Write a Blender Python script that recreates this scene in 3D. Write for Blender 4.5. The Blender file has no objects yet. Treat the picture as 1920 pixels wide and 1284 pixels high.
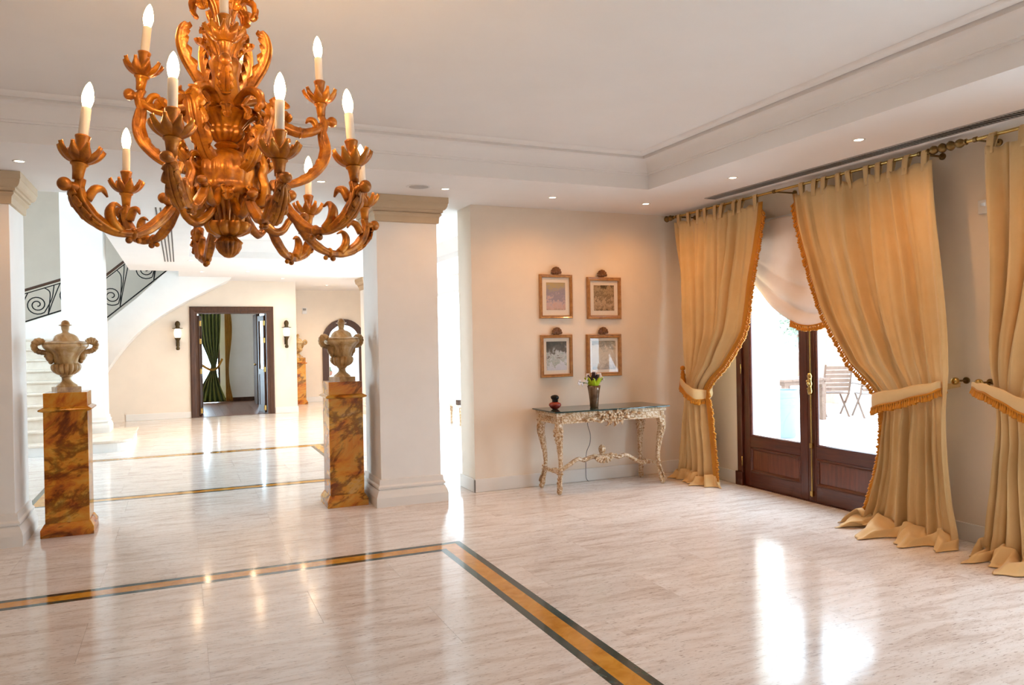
import bpy, bmesh, math, random
from mathutils import Vector, Matrix
PI = math.pi
R = math.radians
random.seed(7)
S = bpy.context.scene
COL = S.collection

# ------------------------------------------------------------------ camera, sky, exposure
cam = bpy.data.cameras.new('camera')
cam.sensor_width = 36.0
cam.lens = 1418.71 / 1920 * 36.0
cam.clip_end = 300
camo = bpy.data.objects.new('camera', cam)
COL.objects.link(camo)
_yaw, _pit, _rol = R(23.6926), R(-0.2642), R(1.0351)
_f = Vector((math.sin(_yaw)*math.cos(_pit), math.cos(_yaw)*math.cos(_pit), math.sin(_pit)))
_r = Vector((math.cos(_yaw), -math.sin(_yaw), 0))
_d = _f.cross(_r)
_r2 = _r*math.cos(_rol) + _d*math.sin(_rol)
_d2 = -_r*math.sin(_rol) + _d*math.cos(_rol)
camo.matrix_world = Matrix(((_r2.x, -_d2.x, -_f.x, 0), (_r2.y, -_d2.y, -_f.y, 0), (_r2.z, -_d2.z, -_f.z, 1.55), (0, 0, 0, 1)))
S.camera = camo

world = bpy.data.worlds.new('sky')
S.world = world
world.use_nodes = True
_bg = world.node_tree.nodes['Background']
_bg.inputs[0].default_value = (0.64, 0.83, 1.0, 1)
_bg.inputs[1].default_value = 11.0

S.view_settings.view_transform = 'Standard'
S.view_settings.look = 'None'
S.view_settings.exposure = 0.36
S.view_settings.gamma = 1.0
S.view_settings.use_curve_mapping = False
S.cycles.use_denoising = True
S.cycles.use_adaptive_sampling = True
S.cycles.adaptive_threshold = 0.06
S.cycles.adaptive_min_samples = 16
S.cycles.max_bounces = 7
S.cycles.diffuse_bounces = 4
S.cycles.glossy_bounces = 4
S.cycles.transmission_bounces = 6
S.cycles.transparent_max_bounces = 12
S.cycles.caustics_reflective = False
S.cycles.caustics_refractive = False
S.cycles.sample_clamp_indirect = 6.0

def portal(name, loc, rot, sx, sy):
    l = bpy.data.lights.new(name, 'AREA')
    l.shape = 'RECTANGLE'; l.size = sx; l.size_y = sy
    l.cycles.is_portal = True
    o = bpy.data.objects.new(name, l); COL.objects.link(o)
    o.location = loc; o.rotation_euler = rot
    return o
# daylight portals: one in each window opening of the house
# rot for a light looking along -X: (0, 90deg, 0)
portal('daylight_portal', (5.62, 5.32, 1.35), (0, R(90), 0), 2.7, 1.9)
portal('daylight_portal', (5.62, 2.05, 1.35), (0, R(90), 0), 2.7, 1.9)
portal('daylight_portal', (5.62, -1.25, 1.35), (0, R(90), 0), 2.7, 1.9)
portal('daylight_portal', (5.62, 10.3, 1.35), (0, R(90), 0), 2.7, 4.2)
portal('daylight_portal', (5.62, 15.0, 1.35), (0, R(90), 0), 2.7, 3.2)
portal('daylight_portal', (-4.95, 12.0, 3.1), (0, R(-90), 0), 3.0, 3.0)
portal('daylight_portal', (-0.21, 22.05, 1.25), (R(90), 0, 0), 2.36, 2.4)
portal('daylight_portal', (2.09, 22.05, 1.25), (R(90), 0, 0), 0.2, 2.4)

# ------------------------------------------------------------------ helpers
def link(o, parent=None):
    COL.objects.link(o)
    if parent is not None:
        o.parent = parent
    return o

def thing(name, label, cat, loc=(0, 0, 0), rz=0.0, group=None):
    o = bpy.data.objects.new(name, None)
    o.empty_display_size = 0.1
    COL.objects.link(o)
    o.location = loc; o.rotation_euler = (0, 0, rz)
    o['label'] = label; o['category'] = cat
    if group: o['group'] = group
    return o

def tag(o, label=None, cat=None, group=None, kind=None):
    if label: o['label'] = label
    if cat: o['category'] = cat
    if group: o['group'] = group
    if kind: o['kind'] = kind
    return o

def lerp(a, b, t): return a + (b - a)*t

def interp(tab, x):
    if x <= tab[0][0]: return tab[0][1]
    for (a, va), (b, vb) in zip(tab, tab[1:]):
        if x <= b:
            return va + (vb - va)*(x - a)/(b - a)
    return tab[-1][1]

def smooth_interp(tab, x):
    if x <= tab[0][0]: return tab[0][1]
    for i in range(len(tab) - 1):
        a, va = tab[i]; b, vb = tab[i+1]
        if x <= b:
            t = (x - a)/(b - a)
            p0 = tab[max(0, i-1)][1]; p3 = tab[min(len(tab)-1, i+2)][1]
            return 0.5*((2*va) + (-p0+vb)*t + (2*p0-5*va+4*vb-p3)*t*t + (-p0+3*va-3*vb+p3)*t**3)
    return tab[-1][1]

def catmull(pts, n):
    pts = [Vector(p) for p in pts]
    out = []
    m = len(pts) - 1
    for k in range(n + 1):
        u = k/n*m
        i = min(int(u), m - 1); t = u - i
        p0 = pts[max(0, i-1)]; p1 = pts[i]; p2 = pts[i+1]; p3 = pts[min(m, i+2)]
        out.append(0.5*((2*p1) + (-p0+p2)*t + (2*p0-5*p1+4*p2-p3)*t*t + (-p0+3*p1-3*p2+p3)*t**3))
    return out

class MB:
    """collects shapes; build() links them as one mesh object"""
    def __init__(self):
        self.v = []; self.f = []
    def add(self, vs, fs):
        n = len(self.v)
        self.v += [tuple(v) for v in vs]
        self.f += [tuple(i + n for i in f) for f in fs]
        return self
    def box(self, x0, x1, y0, y1, z0, z1):
        x0, x1 = min(x0, x1), max(x0, x1); y0, y1 = min(y0, y1), max(y0, y1); z0, z1 = min(z0, z1), max(z0, z1)
        return self.add([(x0,y0,z0),(x1,y0,z0),(x1,y1,z0),(x0,y1,z0),(x0,y0,z1),(x1,y0,z1),(x1,y1,z1),(x0,y1,z1)],
                 [(0,3,2,1),(4,5,6,7),(0,1,5,4),(1,2,6,5),(2,3,7,6),(3,0,4,7)])
    def lathe(self, prof, seg=24, mod=None, c=(0, 0, 0), caps=True):
        vs = []; fs = []
        for (r, z) in prof:
            for k in range(seg):
                a = 2*PI*k/seg
                rr = r*(mod(a, z) if mod else 1.0)
                vs.append((c[0] + rr*math.cos(a), c[1] + rr*math.sin(a), c[2] + z))
        n = len(prof)
        for i in range(n - 1):
            for k in range(seg):
                k2 = (k + 1) % seg
                fs.append((i*seg+k, i*seg+k2, (i+1)*seg+k2, (i+1)*seg+k))
        if caps:
            fs.append(tuple(reversed(range(seg))))
            fs.append(tuple((n-1)*seg + k for k in range(seg)))
        return self.add(vs, fs)
    def sqlathe(self, prof, c=(0, 0, 0), asp=1.0):
        """square-section stack: prof = (half width, z)"""
        vs = []; fs = []
        for (h, z) in prof:
            for sx, sy in ((-1,-1),(1,-1),(1,1),(-1,1)):
                vs.append((c[0]+sx*h, c[1]+sy*h*asp, c[2]+z))
        n = len(prof)
        for i in range(n-1):
            for k in range(4):
                k2 = (k+1) % 4
                fs.append((i*4+k, i*4+k2, (i+1)*4+k2, (i+1)*4+k))
        fs.append((3,2,1,0)); fs.append(tuple((n-1)*4+k for k in range(4)))
        return self.add(vs, fs)
    def tube(self, pts, rad, seg=8, mod=None, caps=True, flat=None, up=(0, 0, 1)):
        pts = [Vector(p) for p in pts]
        n = len(pts)
        if not hasattr(rad, '__len__'): rad = [rad]*n
        vs = []; fs = []
        nrm = None
        for i in range(n):
            t = (pts[min(i+1, n-1)] - pts[max(i-1, 0)])
            if t.length < 1e-9: t = Vector((0, 0, 1))
            t.normalize()
            if nrm is None:
                u = Vector(up)
                if abs(u.dot(t)) > 0.95: u = Vector((1, 0, 0)) if abs(t.x) < 0.9 else Vector((0, 1, 0))
                nrm = (u - t*u.dot(t)).normalized()
            else:
                q = nrm - t*nrm.dot(t)
                if q.length > 1e-6: nrm = q.normalized()
            b = t.cross(nrm)
            for k in range(seg):
                a = 2*PI*k/seg
                m = mod(a, i/(n-1)) if mod else 1.0
                ca, sa = math.cos(a), math.sin(a)
                if flat: sa *= flat
                vs.append(pts[i] + (nrm*ca + b*sa)*rad[i]*m)
        for i in range(n-1):
            for k in range(seg):
                k2 = (k+1) % seg
                fs.append((i*seg+k, i*seg+k2, (i+1)*seg+k2, (i+1)*seg+k))
        if caps:
            fs.append(tuple(reversed(range(seg)))); fs.append(tuple((n-1)*seg+k for k in range(seg)))
        return self.add(vs, fs)
    def ball(self, c, r, seg=12, rings=8, sc=(1, 1, 1)):
        vs = [(c[0], c[1], c[2]-r*sc[2])]; fs = []
        for i in range(1, rings):
            p = -PI/2 + PI*i/rings
            for k in range(seg):
                a = 2*PI*k/seg
                vs.append((c[0]+r*sc[0]*math.cos(p)*math.cos(a), c[1]+r*sc[1]*math.cos(p)*math.sin(a), c[2]+r*sc[2]*math.sin(p)))
        vs.append((c[0], c[1], c[2]+r*sc[2]))
        for k in range(seg):
            fs.append((0, 1+(k+1) % seg, 1+k))
        for i in range(rings-2):
            for k in range(seg):
                k2 = (k+1) % seg
                fs.append((1+i*seg+k, 1+i*seg+k2, 1+(i+1)*seg+k2, 1+(i+1)*seg+k))
        last = len(vs)-1; b = 1+(rings-2)*seg
        for k in range(seg):
            fs.append((b+k, b+(k+1) % seg, last))
        return self.add(vs, fs)
    def grid(self, fn, nu, nv, thick=0.0, nfn=None):
        """surface fn(u,v)->Vector; closed with a back sheet when thick>0"""
        P = [[Vector(fn(i/nu, j/nv)) for j in range(nv+1)] for i in range(nu+1)]
        vs = [p for row in P for p in row]; fs = []
        w = nv+1
        for i in range(nu):
            for j in range(nv):
                fs.append((i*w+j, (i+1)*w+j, (i+1)*w+j+1, i*w+j+1))
        if thick > 0:
            m = len(vs)
            for i in range(nu+1):
                for j in range(nv+1):
                    du = P[min(i+1, nu)][j] - P[max(i-1, 0)][j]
                    dv = P[i][min(j+1, nv)] - P[i][max(j-1, 0)]
                    n = du.cross(dv)
                    n = n.normalized() if n.length > 1e-12 else Vector((0, 0, 1))
                    vs.append(P[i][j] - n*thick)
            for i in range(nu):
                for j in range(nv):
                    fs.append((m+i*w+j, m+i*w+j+1, m+(i+1)*w+j+1, m+(i+1)*w+j))
            for i in range(nu):
                fs.append((i*w, m+i*w, m+(i+1)*w, (i+1)*w))
                fs.append((i*w+nv, (i+1)*w+nv, m+(i+1)*w+nv, m+i*w+nv))
            for j in range(nv):
                fs.append((j, j+1, m+j+1, m+j))
                fs.append((nu*w+j, m+nu*w+j, m+nu*w+j+1, nu*w+j+1))
        return self.add(vs, fs)
    def prism(self, poly, y0, y1, axis='y'):
        """poly of (a,b) extruded along an axis: 'y' -> (a, t, b); 'x' -> (t, a, b); 'z' -> (a, b, t)"""
        n = len(poly)
        def P(p, t):
            return {'y': (p[0], t, p[1]), 'x': (t, p[0], p[1]), 'z': (p[0], p[1], t)}[axis]
        vs = [P(p, y0) for p in poly] + [P(p, y1) for p in poly]
        fs = [tuple(range(n)), tuple(reversed(range(n, 2*n)))]
        for k in range(n):
            k2 = (k+1) % n
            fs.append((k2, k, n+k, n+k2))
        return self.add(vs, fs)
    def frame(self, prof, x0, x1, y0, y1, plane='z', h=0.0):
        """mitred rectangular moulding: prof = (inset, height) points swept round a rectangle.
        plane 'z': rectangle in XY, height along Z; 'y': rectangle in XZ, height along -Y; 'x': rectangle in YZ, height along -X"""
        vs = []; fs = []; m = len(prof)
        for (ins, ht) in prof:
            for (cx, cy, sx, sy) in ((x0, y0, 1, 1), (x1, y0, -1, 1), (x1, y1, -1, -1), (x0, y1, 1, -1)):
                a = cx + sx*ins; b = cy + sy*ins
                vs.append({'z': (a, b, h+ht), 'y': (a, h-ht, b), 'x': (h-ht, a, b)}[plane])
        for i in range(m):
            i2 = (i+1) % m
            for k in range(4):
                k2 = (k+1) % 4
                fs.append((i*4+k, i*4+k2, i2*4+k2, i2*4+k))
        return self.add(vs, fs)
    def mesh(self, name):
        me = bpy.data.meshes.new(name)
        me.from_pydata(self.v, [], self.f)
        bm = bmesh.new(); bm.from_mesh(me)
        bmesh.ops.recalc_face_normals(bm, faces=bm.faces[:])
        bm.to_mesh(me); bm.free()
        return me
    def build(self, name, mat, parent=None, smooth=False, bevel=0.0, seg=2, angle=None, sub=0):
        me = self.mesh(name)
        if mat: me.materials.append(mat)
        o = bpy.data.objects.new(name, me)
        link(o, parent)
        if smooth:
            me.shade_smooth()
            if angle:
                me.set_sharp_from_angle(angle=R(angle))
        if bevel:
            b = o.modifiers.new('bevel', 'BEVEL'); b.width = bevel; b.segments = seg; b.limit_method = 'ANGLE'; b.angle_limit = R(40)
        if sub:
            s = o.modifiers.new('sub', 'SUBSURF'); s.levels = sub; s.render_levels = sub
        return o

def dup(o, parent=None, name=None):
    c = o.copy(); COL.objects.link(c)
    c.parent = parent
    for ch in o.children:
        dup(ch, c)
    return c

# ------------------------------------------------------------------ materials
MATS = {}
class NT:
    def __init__(self, name):
        m = bpy.data.materials.new(name); m.use_nodes = True
        self.m = m; self.t = m.node_tree; self.b = self.t.nodes['Principled BSDF']; MATS[name] = m
    def n(self, typ, **kw):
        nd = self.t.nodes.new(typ)
        for k, v in kw.items():
            if k in nd.inputs.keys() if hasattr(nd.inputs, 'keys') else False:
                nd.inputs[k].default_value = v
            else:
                setattr(nd, k, v)
        return nd
    def l(self, a, ao, b, bi):
        self.t.links.new(a.outputs[ao], b.inputs[bi])
    def coords(self, scale=(1, 1, 1), rot=(0, 0, 0), space='Object', loc=(0, 0, 0)):
        tc = self.t.nodes.new('ShaderNodeTexCoord')
        mp = self.t.nodes.new('ShaderNodeMapping')
        mp.inputs['Scale'].default_value = scale; mp.inputs['Rotation'].default_value = rot; mp.inputs['Location'].default_value = loc
        self.l(tc, space, mp, 'Vector')
        return mp
    def noise(self, vec, scale=5, detail=4, rough=0.5, dist=0.0):
        nd = self.t.nodes.new('ShaderNodeTexNoise')
        nd.inputs['Scale'].default_value = scale; nd.inputs['Detail'].default_value = detail
        nd.inputs['Roughness'].default_value = rough; nd.inputs['Distortion'].default_value = dist
        if vec: self.l(vec, 0, nd, 'Vector')
        return nd
    def ramp(self, src, so, stops, interp='LINEAR'):
        r = self.t.nodes.new('ShaderNodeValToRGB')
        r.color_ramp.interpolation = interp
        e = r.color_ramp.elements
        while len(e) < len(stops): e.new(0.5)
        for k, (p, c) in enumerate(stops):
            e[k].position = p; e[k].color = (*c, 1)
        self.l(src, so, r, 0)
        return r
    def bump(self, src, so, strength=0.3, dist=0.01):
        b = self.t.nodes.new('ShaderNodeBump')
        b.inputs['Strength'].default_value = strength; b.inputs['Distance'].default_value = dist
        self.l(src, so, b, 'Height'); self.l(b, 0, self.b, 'Normal')
        return b
    def base(self, c=None, rough=None, metal=None, spec=None, src=None, so=0, coat=None):
        if c is not None: self.b.inputs['Base Color'].default_value = (*c, 1)
        if rough is not None: self.b.inputs['Roughness'].default_value = rough
        if metal is not None: self.b.inputs['Metallic'].default_value = metal
        if spec is not None: self.b.inputs['Specular IOR Level'].default_value = spec
        if coat is not None:
            self.b.inputs['Coat Weight'].default_value = coat; self.b.inputs['Coat Roughness'].default_value = 0.08
        if src is not None: self.l(src, so, self.b, 'Base Color')
        return self

def plaster(name, c, var=0.03, rough=0.75, bump=0.04):
    k = NT(name); v = k.coords()
    n = k.noise(v, 2.5, 5, 0.55)
    lo = tuple(max(0, x*(1-var)) for x in c); hi = tuple(min(1, x*(1+var*0.5)) for x in c)
    r = k.ramp(n, 0, [(0.35, lo), (0.65, hi)])
    k.base(rough=rough, spec=0.25, src=r)
    n2 = k.noise(v, 120, 3, 0.6)
    k.bump(n2, 0, bump, 0.004)
    return k.m

M_wall = plaster('cream_plaster', (0.87, 0.76, 0.64))
M_wallwhite = plaster('white_plaster', (0.90, 0.87, 0.83))
M_ceil = plaster('ceiling_paint', (0.88, 0.85, 0.83), 0.015, 0.85)
M_capstone = plaster('pale_limestone', (0.60, 0.46, 0.31), 0.06, 0.6)
M_base = plaster('painted_skirting', (0.84, 0.80, 0.75), 0.02, 0.45)

def mat_tile():
    k = NT('polished_travertine')
    oi = k.n('ShaderNodeObjectInfo')
    mp = k.coords((0.9, 5.0, 1.0), space='Object')
    tc = k.t.nodes.new('ShaderNodeVectorMath'); tc.operation = 'ADD'
    rnd = k.t.nodes.new('ShaderNodeVectorMath'); rnd.operation = 'SCALE'
    cmb = k.t.nodes.new('ShaderNodeCombineXYZ')
    for i in range(3): k.l(oi, 'Random', cmb, i)
    k.l(cmb, 0, rnd, 0); rnd.inputs['Scale'].default_value = 40
    k.l(mp, 0, tc, 0); k.l(rnd, 0, tc, 1)
    n1 = k.noise(tc, 2.6, 10, 0.68, 0.5)
    col = k.ramp(n1, 0, [(0.28, (0.57, 0.47, 0.41)), (0.40, (0.69, 0.60, 0.54)), (0.50, (0.80, 0.73, 0.68)), (0.62, (0.85, 0.80, 0.76)), (0.75, (0.89, 0.84, 0.81))])
    mp2 = k.coords((1.6, 9.0, 1.0))
    add2 = k.t.nodes.new('ShaderNodeVectorMath'); add2.operation = 'ADD'
    k.l(mp2, 0, add2, 0); k.l(rnd, 0, add2, 1)
    n2 = k.noise(add2, 14.0, 5, 0.65, 0.2)
    pits = k.ramp(n2, 0, [(0.35, (0.36, 0.28, 0.24)), (0.42, (1, 1, 1))])
    mul = k.t.nodes.new('ShaderNodeMix'); mul.data_type = 'RGBA'; mul.blend_type = 'MULTIPLY'; mul.inputs[0].default_value = 0.75
    k.l(col, 0, mul, 6); k.l(pits, 0, mul, 7)
    hs = k.t.nodes.new('ShaderNodeHueSaturation')
    mr = k.t.nodes.new('ShaderNodeMapRange'); mr.inputs[3].default_value = 0.965; mr.inputs[4].default_value = 1.025
    k.l(oi, 'Random', mr, 0); k.l(mr, 0, hs, 'Value'); k.l(mul, 2, hs, 'Color')
    k.base(rough=0.09, spec=0.42, src=hs)
    rr = k.ramp(n2, 0, [(0.25, (0.35, 0.35, 0.35)), (0.40, (0.13, 0.13, 0.13))])
    k.l(rr, 0, k.b, 'Roughness')
    n3 = k.noise(k.coords((1, 1, 1)), 3.0, 2, 0.5)
    k.bump(n3, 0, 0.02, 0.01)
    return k.m
M_tile = mat_tile()

def stone(name, a, b, scale=6, rough=0.09, dist=1.0):
    k = NT(name); v = k.coords()
    n = k.noise(v, scale, 7, 0.62, dist)
    r = k.ramp(n, 0, [(0.32, a), (0.68, b)])
    k.base(rough=rough, spec=0.6, src=r)
    return k.m
M_teal = stone('verde_marble', (0.006, 0.030, 0.034), (0.03, 0.085, 0.085), 14)
M_ochre = stone('ochre_marble', (0.52, 0.20, 0.015), (0.74, 0.36, 0.05), 9)
M_grout = plaster('grout', (0.55, 0.47, 0.40), 0.02, 0.9)

def wood(name, dark, mid, rough=0.3, scale=(1, 1, 1), coat=0.3):
    k = NT(name); v = k.coords(scale)
    n = k.noise(v, 4, 6, 0.65, 0.6)
    r = k.ramp(n, 0, [(0.3, dark), (0.7, mid)])
    k.base(rough=rough, spec=0.5, src=r, coat=coat)
    n2 = k.noise(v, 18, 5, 0.6); k.bump(n2, 0, 0.05, 0.004)
    return k.m
M_mahog = wood('mahogany', (0.050, 0.010, 0.006), (0.125, 0.028, 0.014), 0.3, (14, 14, 0.9))
M_mahogh = wood('mahogany_rail', (0.050, 0.010, 0.006), (0.125, 0.028, 0.014), 0.3, (14, 0.9, 14))
M_mahogp = wood('mahogany_panel', (0.085, 0.018, 0.008), (0.20, 0.050, 0.020), 0.3, (10, 10, 0.8))
M_darkwood = wood('dark_walnut', (0.040, 0.014, 0.006), (0.095, 0.036, 0.014), 0.5, (10, 10, 0.8), 0.0)
M_darkfloor = wood('dark_floorboard', (0.11, 0.038, 0.018), (0.20, 0.080, 0.040), 0.35, (8, 0.8, 1), 0.0)
M_teak = wood('weathered_teak', (0.12, 0.060, 0.038), (0.20, 0.11, 0.07), 0.6, (6, 6, 1), 0.0)

def metal(name, c, rough=0.22):
    k = NT(name); v = k.coords()
    n = k.noise(v, 9, 4, 0.6)
    r = k.ramp(n, 0, [(0.3, tuple(x*0.8 for x in c)), (0.7, c)])
    k.base(rough=rough, metal=1.0, src=r)
    return k.m
M_brass = metal('aged_brass', (0.62, 0.42, 0.14))
M_brassd = metal('dark_brass', (0.28, 0.18, 0.07), 0.35)
M_bronze = metal('dark_bronze', (0.10, 0.065, 0.03), 0.4)
M_iron = metal('black_iron', (0.03, 0.027, 0.025), 0.5)
M_chrome = metal('steel_trim', (0.75, 0.74, 0.72), 0.3)
M_white = plaster('white_plastic', (0.82, 0.80, 0.78), 0.01, 0.4)
M_black = plaster('black_plastic', (0.012, 0.012, 0.013), 0.1, 0.4)
M_grille = plaster('grey_metal_grille', (0.36, 0.34, 0.32), 0.03, 0.5)
M_grilleback = plaster('duct_black', (0.02, 0.02, 0.02), 0.1, 0.8)

def fabric(name, c, c2, trans=0.18, weave=700, rough=0.85, sheen=0.25):
    k = NT(name); v = k.coords()
    n = k.noise(v, 3.5, 5, 0.6)
    r = k.ramp(n, 0, [(0.3, c2), (0.7, c)])
    k.base(rough=rough, spec=0.2, src=r)
    k.b.inputs['Sheen Weight'].default_value = sheen
    wv = k.noise(k.coords((1, 1, 1)), weave, 2, 0.5)
    k.bump(wv, 0, 0.15, 0.002)
    if trans > 0:
        tr = k.n('ShaderNodeBsdfTranslucent'); k.l(r, 0, tr, 'Color')
        mx = k.n('ShaderNodeMixShader'); mx.inputs[0].default_value = trans
        out = k.t.nodes['Material Output']
        k.l(k.b, 0, mx, 1); k.l(tr, 0, mx, 2); k.l(mx, 0, out, 'Surface')
    return k.m
M_curtain = fabric('gold_linen', (0.82, 0.58, 0.29), (0.75, 0.51, 0.235), 0.10)
M_lining = fabric('amber_border', (0.62, 0.27, 0.03), (0.52, 0.21, 0.02), 0.15)
M_fringe = fabric('amber_fringe', (0.66, 0.26, 0.02), (0.48, 0.17, 0.012), 0.1)
M_blind = fabric('blush_silk', (0.86, 0.75, 0.69), (0.80, 0.68, 0.60), 0.22, 900, 0.55)
M_green = fabric('green_damask', (0.10, 0.13, 0.03), (0.05, 0.085, 0.02), 0.15)
M_greenlight = fabric('olive_stripe', (0.30, 0.30, 0.07), (0.22, 0.24, 0.05), 0.15)
M_amberdrape = fabric('ochre_drape', (0.62, 0.33, 0.06), (0.5, 0.25, 0.04), 0.2)

def mat_glass():
    k = NT('window_glass')
    tr = k.n('ShaderNodeBsdfTransparent'); tr.inputs[0].default_value = (0.97, 0.985, 0.98, 1)
    gl = k.n('ShaderNodeBsdfGlossy'); gl.inputs['Roughness'].default_value = 0.02
    mx = k.n('ShaderNodeMixShader'); mx.inputs[0].default_value = 0.05
    k.l(tr, 0, mx, 1); k.l(gl, 0, mx, 2)
    k.l(mx, 0, k.t.nodes['Material Output'], 'Surface')
    return k.m
M_glass = mat_glass()

def emit(name, c, s):
    k = NT(name)
    k.base(c=c, rough=0.3)
    k.b.inputs['Emission Color'].default_value = (*c, 1); k.b.inputs['Emission Strength'].default_value = s
    return k.m
M_bulb = emit('lit_bulb', (1.0, 0.62, 0.28), 90.0)
M_led = emit('lit_downlight', (1.0, 0.78, 0.52), 12.0)
M_sconceglass = emit('lit_sconce_shade', (1.0, 0.90, 0.74), 1.2)

def mat_gilt():
    k = NT('gilded_carved_wood'); v = k.coords()
    n = k.noise(v, 16, 6, 0.65, 0.4)
    r = k.ramp(n, 0, [(0.28, (0.13, 0.036, 0.003)), (0.46, (0.42, 0.125, 0.006)), (0.70, (0.78, 0.290, 0.012))])
    k.base(rough=0.30, metal=0.35, spec=0.6, src=r)
    n2 = k.noise(v, 70, 4, 0.6); k.bump(n2, 0, 0.25, 0.004)
    return k.m
M_gilt = mat_gilt()
M_sleeve = plaster('candle_sleeve', (0.86, 0.74, 0.62), 0.03, 0.5)

def mat_onyx():
    k = NT('tiger_onyx')
    oi = k.n('ShaderNodeObjectInfo')
    mp = k.coords((1, 1, 1), (0.25, 0.5, 0.0))
    cmb = k.n('ShaderNodeCombineXYZ'); k.l(oi, 'Random', cmb, 0); k.l(oi, 'Random', cmb, 1); k.l(oi, 'Random', cmb, 2)
    sc = k.n('ShaderNodeVectorMath', operation='SCALE'); k.l(cmb, 0, sc, 0); sc.inputs['Scale'].default_value = 11
    ad = k.n('ShaderNodeVectorMath', operation='ADD'); k.l(mp, 0, ad, 0); k.l(sc, 0, ad, 1)
    mp3 = k.n('ShaderNodeMapping'); mp3.inputs['Scale'].default_value = (1.0, 1.0, 1.5); k.l(ad, 0, mp3, 0)
    n = k.noise(mp3, 2.6, 10, 0.66, 0.7)
    mp2 = k.n('ShaderNodeMapping'); mp2.inputs['Scale'].default_value = (1.0, 1.0, 2.2); mp2.inputs['Rotation'].default_value = (0.1, 0.25, 0)
    k.l(ad, 0, mp2, 0)
    n2 = k.noise(mp2, 1.9, 10, 0.62, 0.5)
    r = k.ramp(n, 0, [(0.30, (0.16, 0.045, 0.012)), (0.40, (0.46, 0.115, 0.010)), (0.48, (0.62, 0.22, 0.016)), (0.58, (0.64, 0.32, 0.035)), (0.72, (0.60, 0.38, 0.13))])
    vein = k.ramp(n2, 0, [(0.42, (1, 1, 1)), (0.475, (0.20, 0.14, 0.07)), (0.505, (0.34, 0.26, 0.15)), (0.54, (1, 1, 1))])
    mul = k.n('ShaderNodeMix', data_type='RGBA', blend_type='MULTIPLY'); mul.inputs[0].default_value = 0.8
    k.l(r, 0, mul, 6); k.l(vein, 0, mul, 7)
    k.base(rough=0.14, spec=0.5, src=mul, so=2)
    return k.m
M_onyx = mat_onyx()

def mat_urn():
    k = NT('veined_onyx_urn'); v = k.coords((1, 1, 0.6))
    n = k.noise(v, 7, 8, 0.62, 1.3)
    r = k.ramp(n, 0, [(0.30, (0.13, 0.065, 0.018)), (0.42, (0.40, 0.22, 0.07)), (0.53, (0.56, 0.37, 0.16)), (0.66, (0.70, 0.55, 0.34))])
    k.base(rough=0.3, spec=0.5, src=r)
    n2 = k.noise(v, 60, 3, 0.6); k.bump(n2, 0, 0.1, 0.004)
    return k.m
M_urn = mat_urn()

def mat_console():
    k = NT('distressed_cream_gilt'); v = k.coords()
    n = k.noise(v, 48, 6, 0.7, 0.5)
    r = k.ramp(n, 0, [(0.34, (0.26, 0.115, 0.035)), (0.47, (0.52, 0.32, 0.15)), (0.57, (0.76, 0.62, 0.46)), (0.68, (0.82, 0.74, 0.64))])
    k.base(rough=0.45, spec=0.4, src=r)
    n2 = k.noise(v, 90, 4, 0.6); k.bump(n2, 0, 0.2, 0.004)
    return k.m
M_console = mat_console()
# ------------------------------------------------------------------ the setting
CZ = 2.92          # soffit height
def struct(name, mb, mat, parent=None, **kw):
    o = mb.build(name, mat, parent, **kw)
    if parent is None: o['kind'] = 'structure'
    return o

# --- floor: sub-floor, slabs and stone inlay bands
fl = MB(); fl.box(-4.8, 5.3, -3.0, 17.65, -0.12, -0.006); fl.box(-1.8, 5.3, 17.65, 22.4, -0.12, -0.010)
floor = struct('floor', fl, M_grout)
TW, TH = 1.2, 0.6
_tc = {}
def slab(x0, x1, y0, y1):
    g = 0.0005
    w, h = round(x1-x0, 4), round(y1-y0, 4)
    if w < 0.03 or h < 0.03: return
    key = (w, h)
    if key not in _tc:
        m = MB(); m.box(-w/2+g, w/2-g, -h/2+g, h/2-g, -0.010, 0.0)
        me = m.mesh('tile'); me.materials.append(M_tile); _tc[key] = me
    o = bpy.data.objects.new('tile', _tc[key]); link(o, floor)
    o.location = ((x0+x1)/2, (y0+y1)/2, 0)
def slabs(x0, x1, y0, y1, ox=0.0, oy=0.0):
    j = math.floor((y0-oy)/TH)
    while oy + j*TH < y1 - 1e-6:
        a, b = max(y0, oy+j*TH), min(y1, oy+(j+1)*TH)
        sh = ox + (0.6 if j % 2 else 0.0)
        i = math.floor((x0-sh)/TW)
        while sh + i*TW < x1 - 1e-6:
            slab(max(x0, sh+i*TW), min(x1, sh+(i+1)*TW), a, b)
            i += 1
        j += 1
BW = 0.21
def inlay(x0, x1, y0, y1):
    """three bands round a rectangle (outer edge given), each side of each band one mitred strip"""
    for d0, d1, m in ((0, 0.05, M_teal), (0.05, 0.16, M_ochre), (0.16, BW, M_teal)):
        o4 = ((x0+d0, y0+d0), (x1-d0, y0+d0), (x1-d0, y1-d0), (x0+d0, y1-d0))
        i4 = ((x0+d1, y0+d1), (x1-d1, y0+d1), (x1-d1, y1-d1), (x0+d1, y1-d1))
        for k in range(4):
            k2 = (k+1) % 4
            q = MB(); q.prism([o4[k], o4[k2], i4[k2], i4[k]], -0.010, 0.0, 'z')
            q.build('inlay_strip', m, floor)
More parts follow.
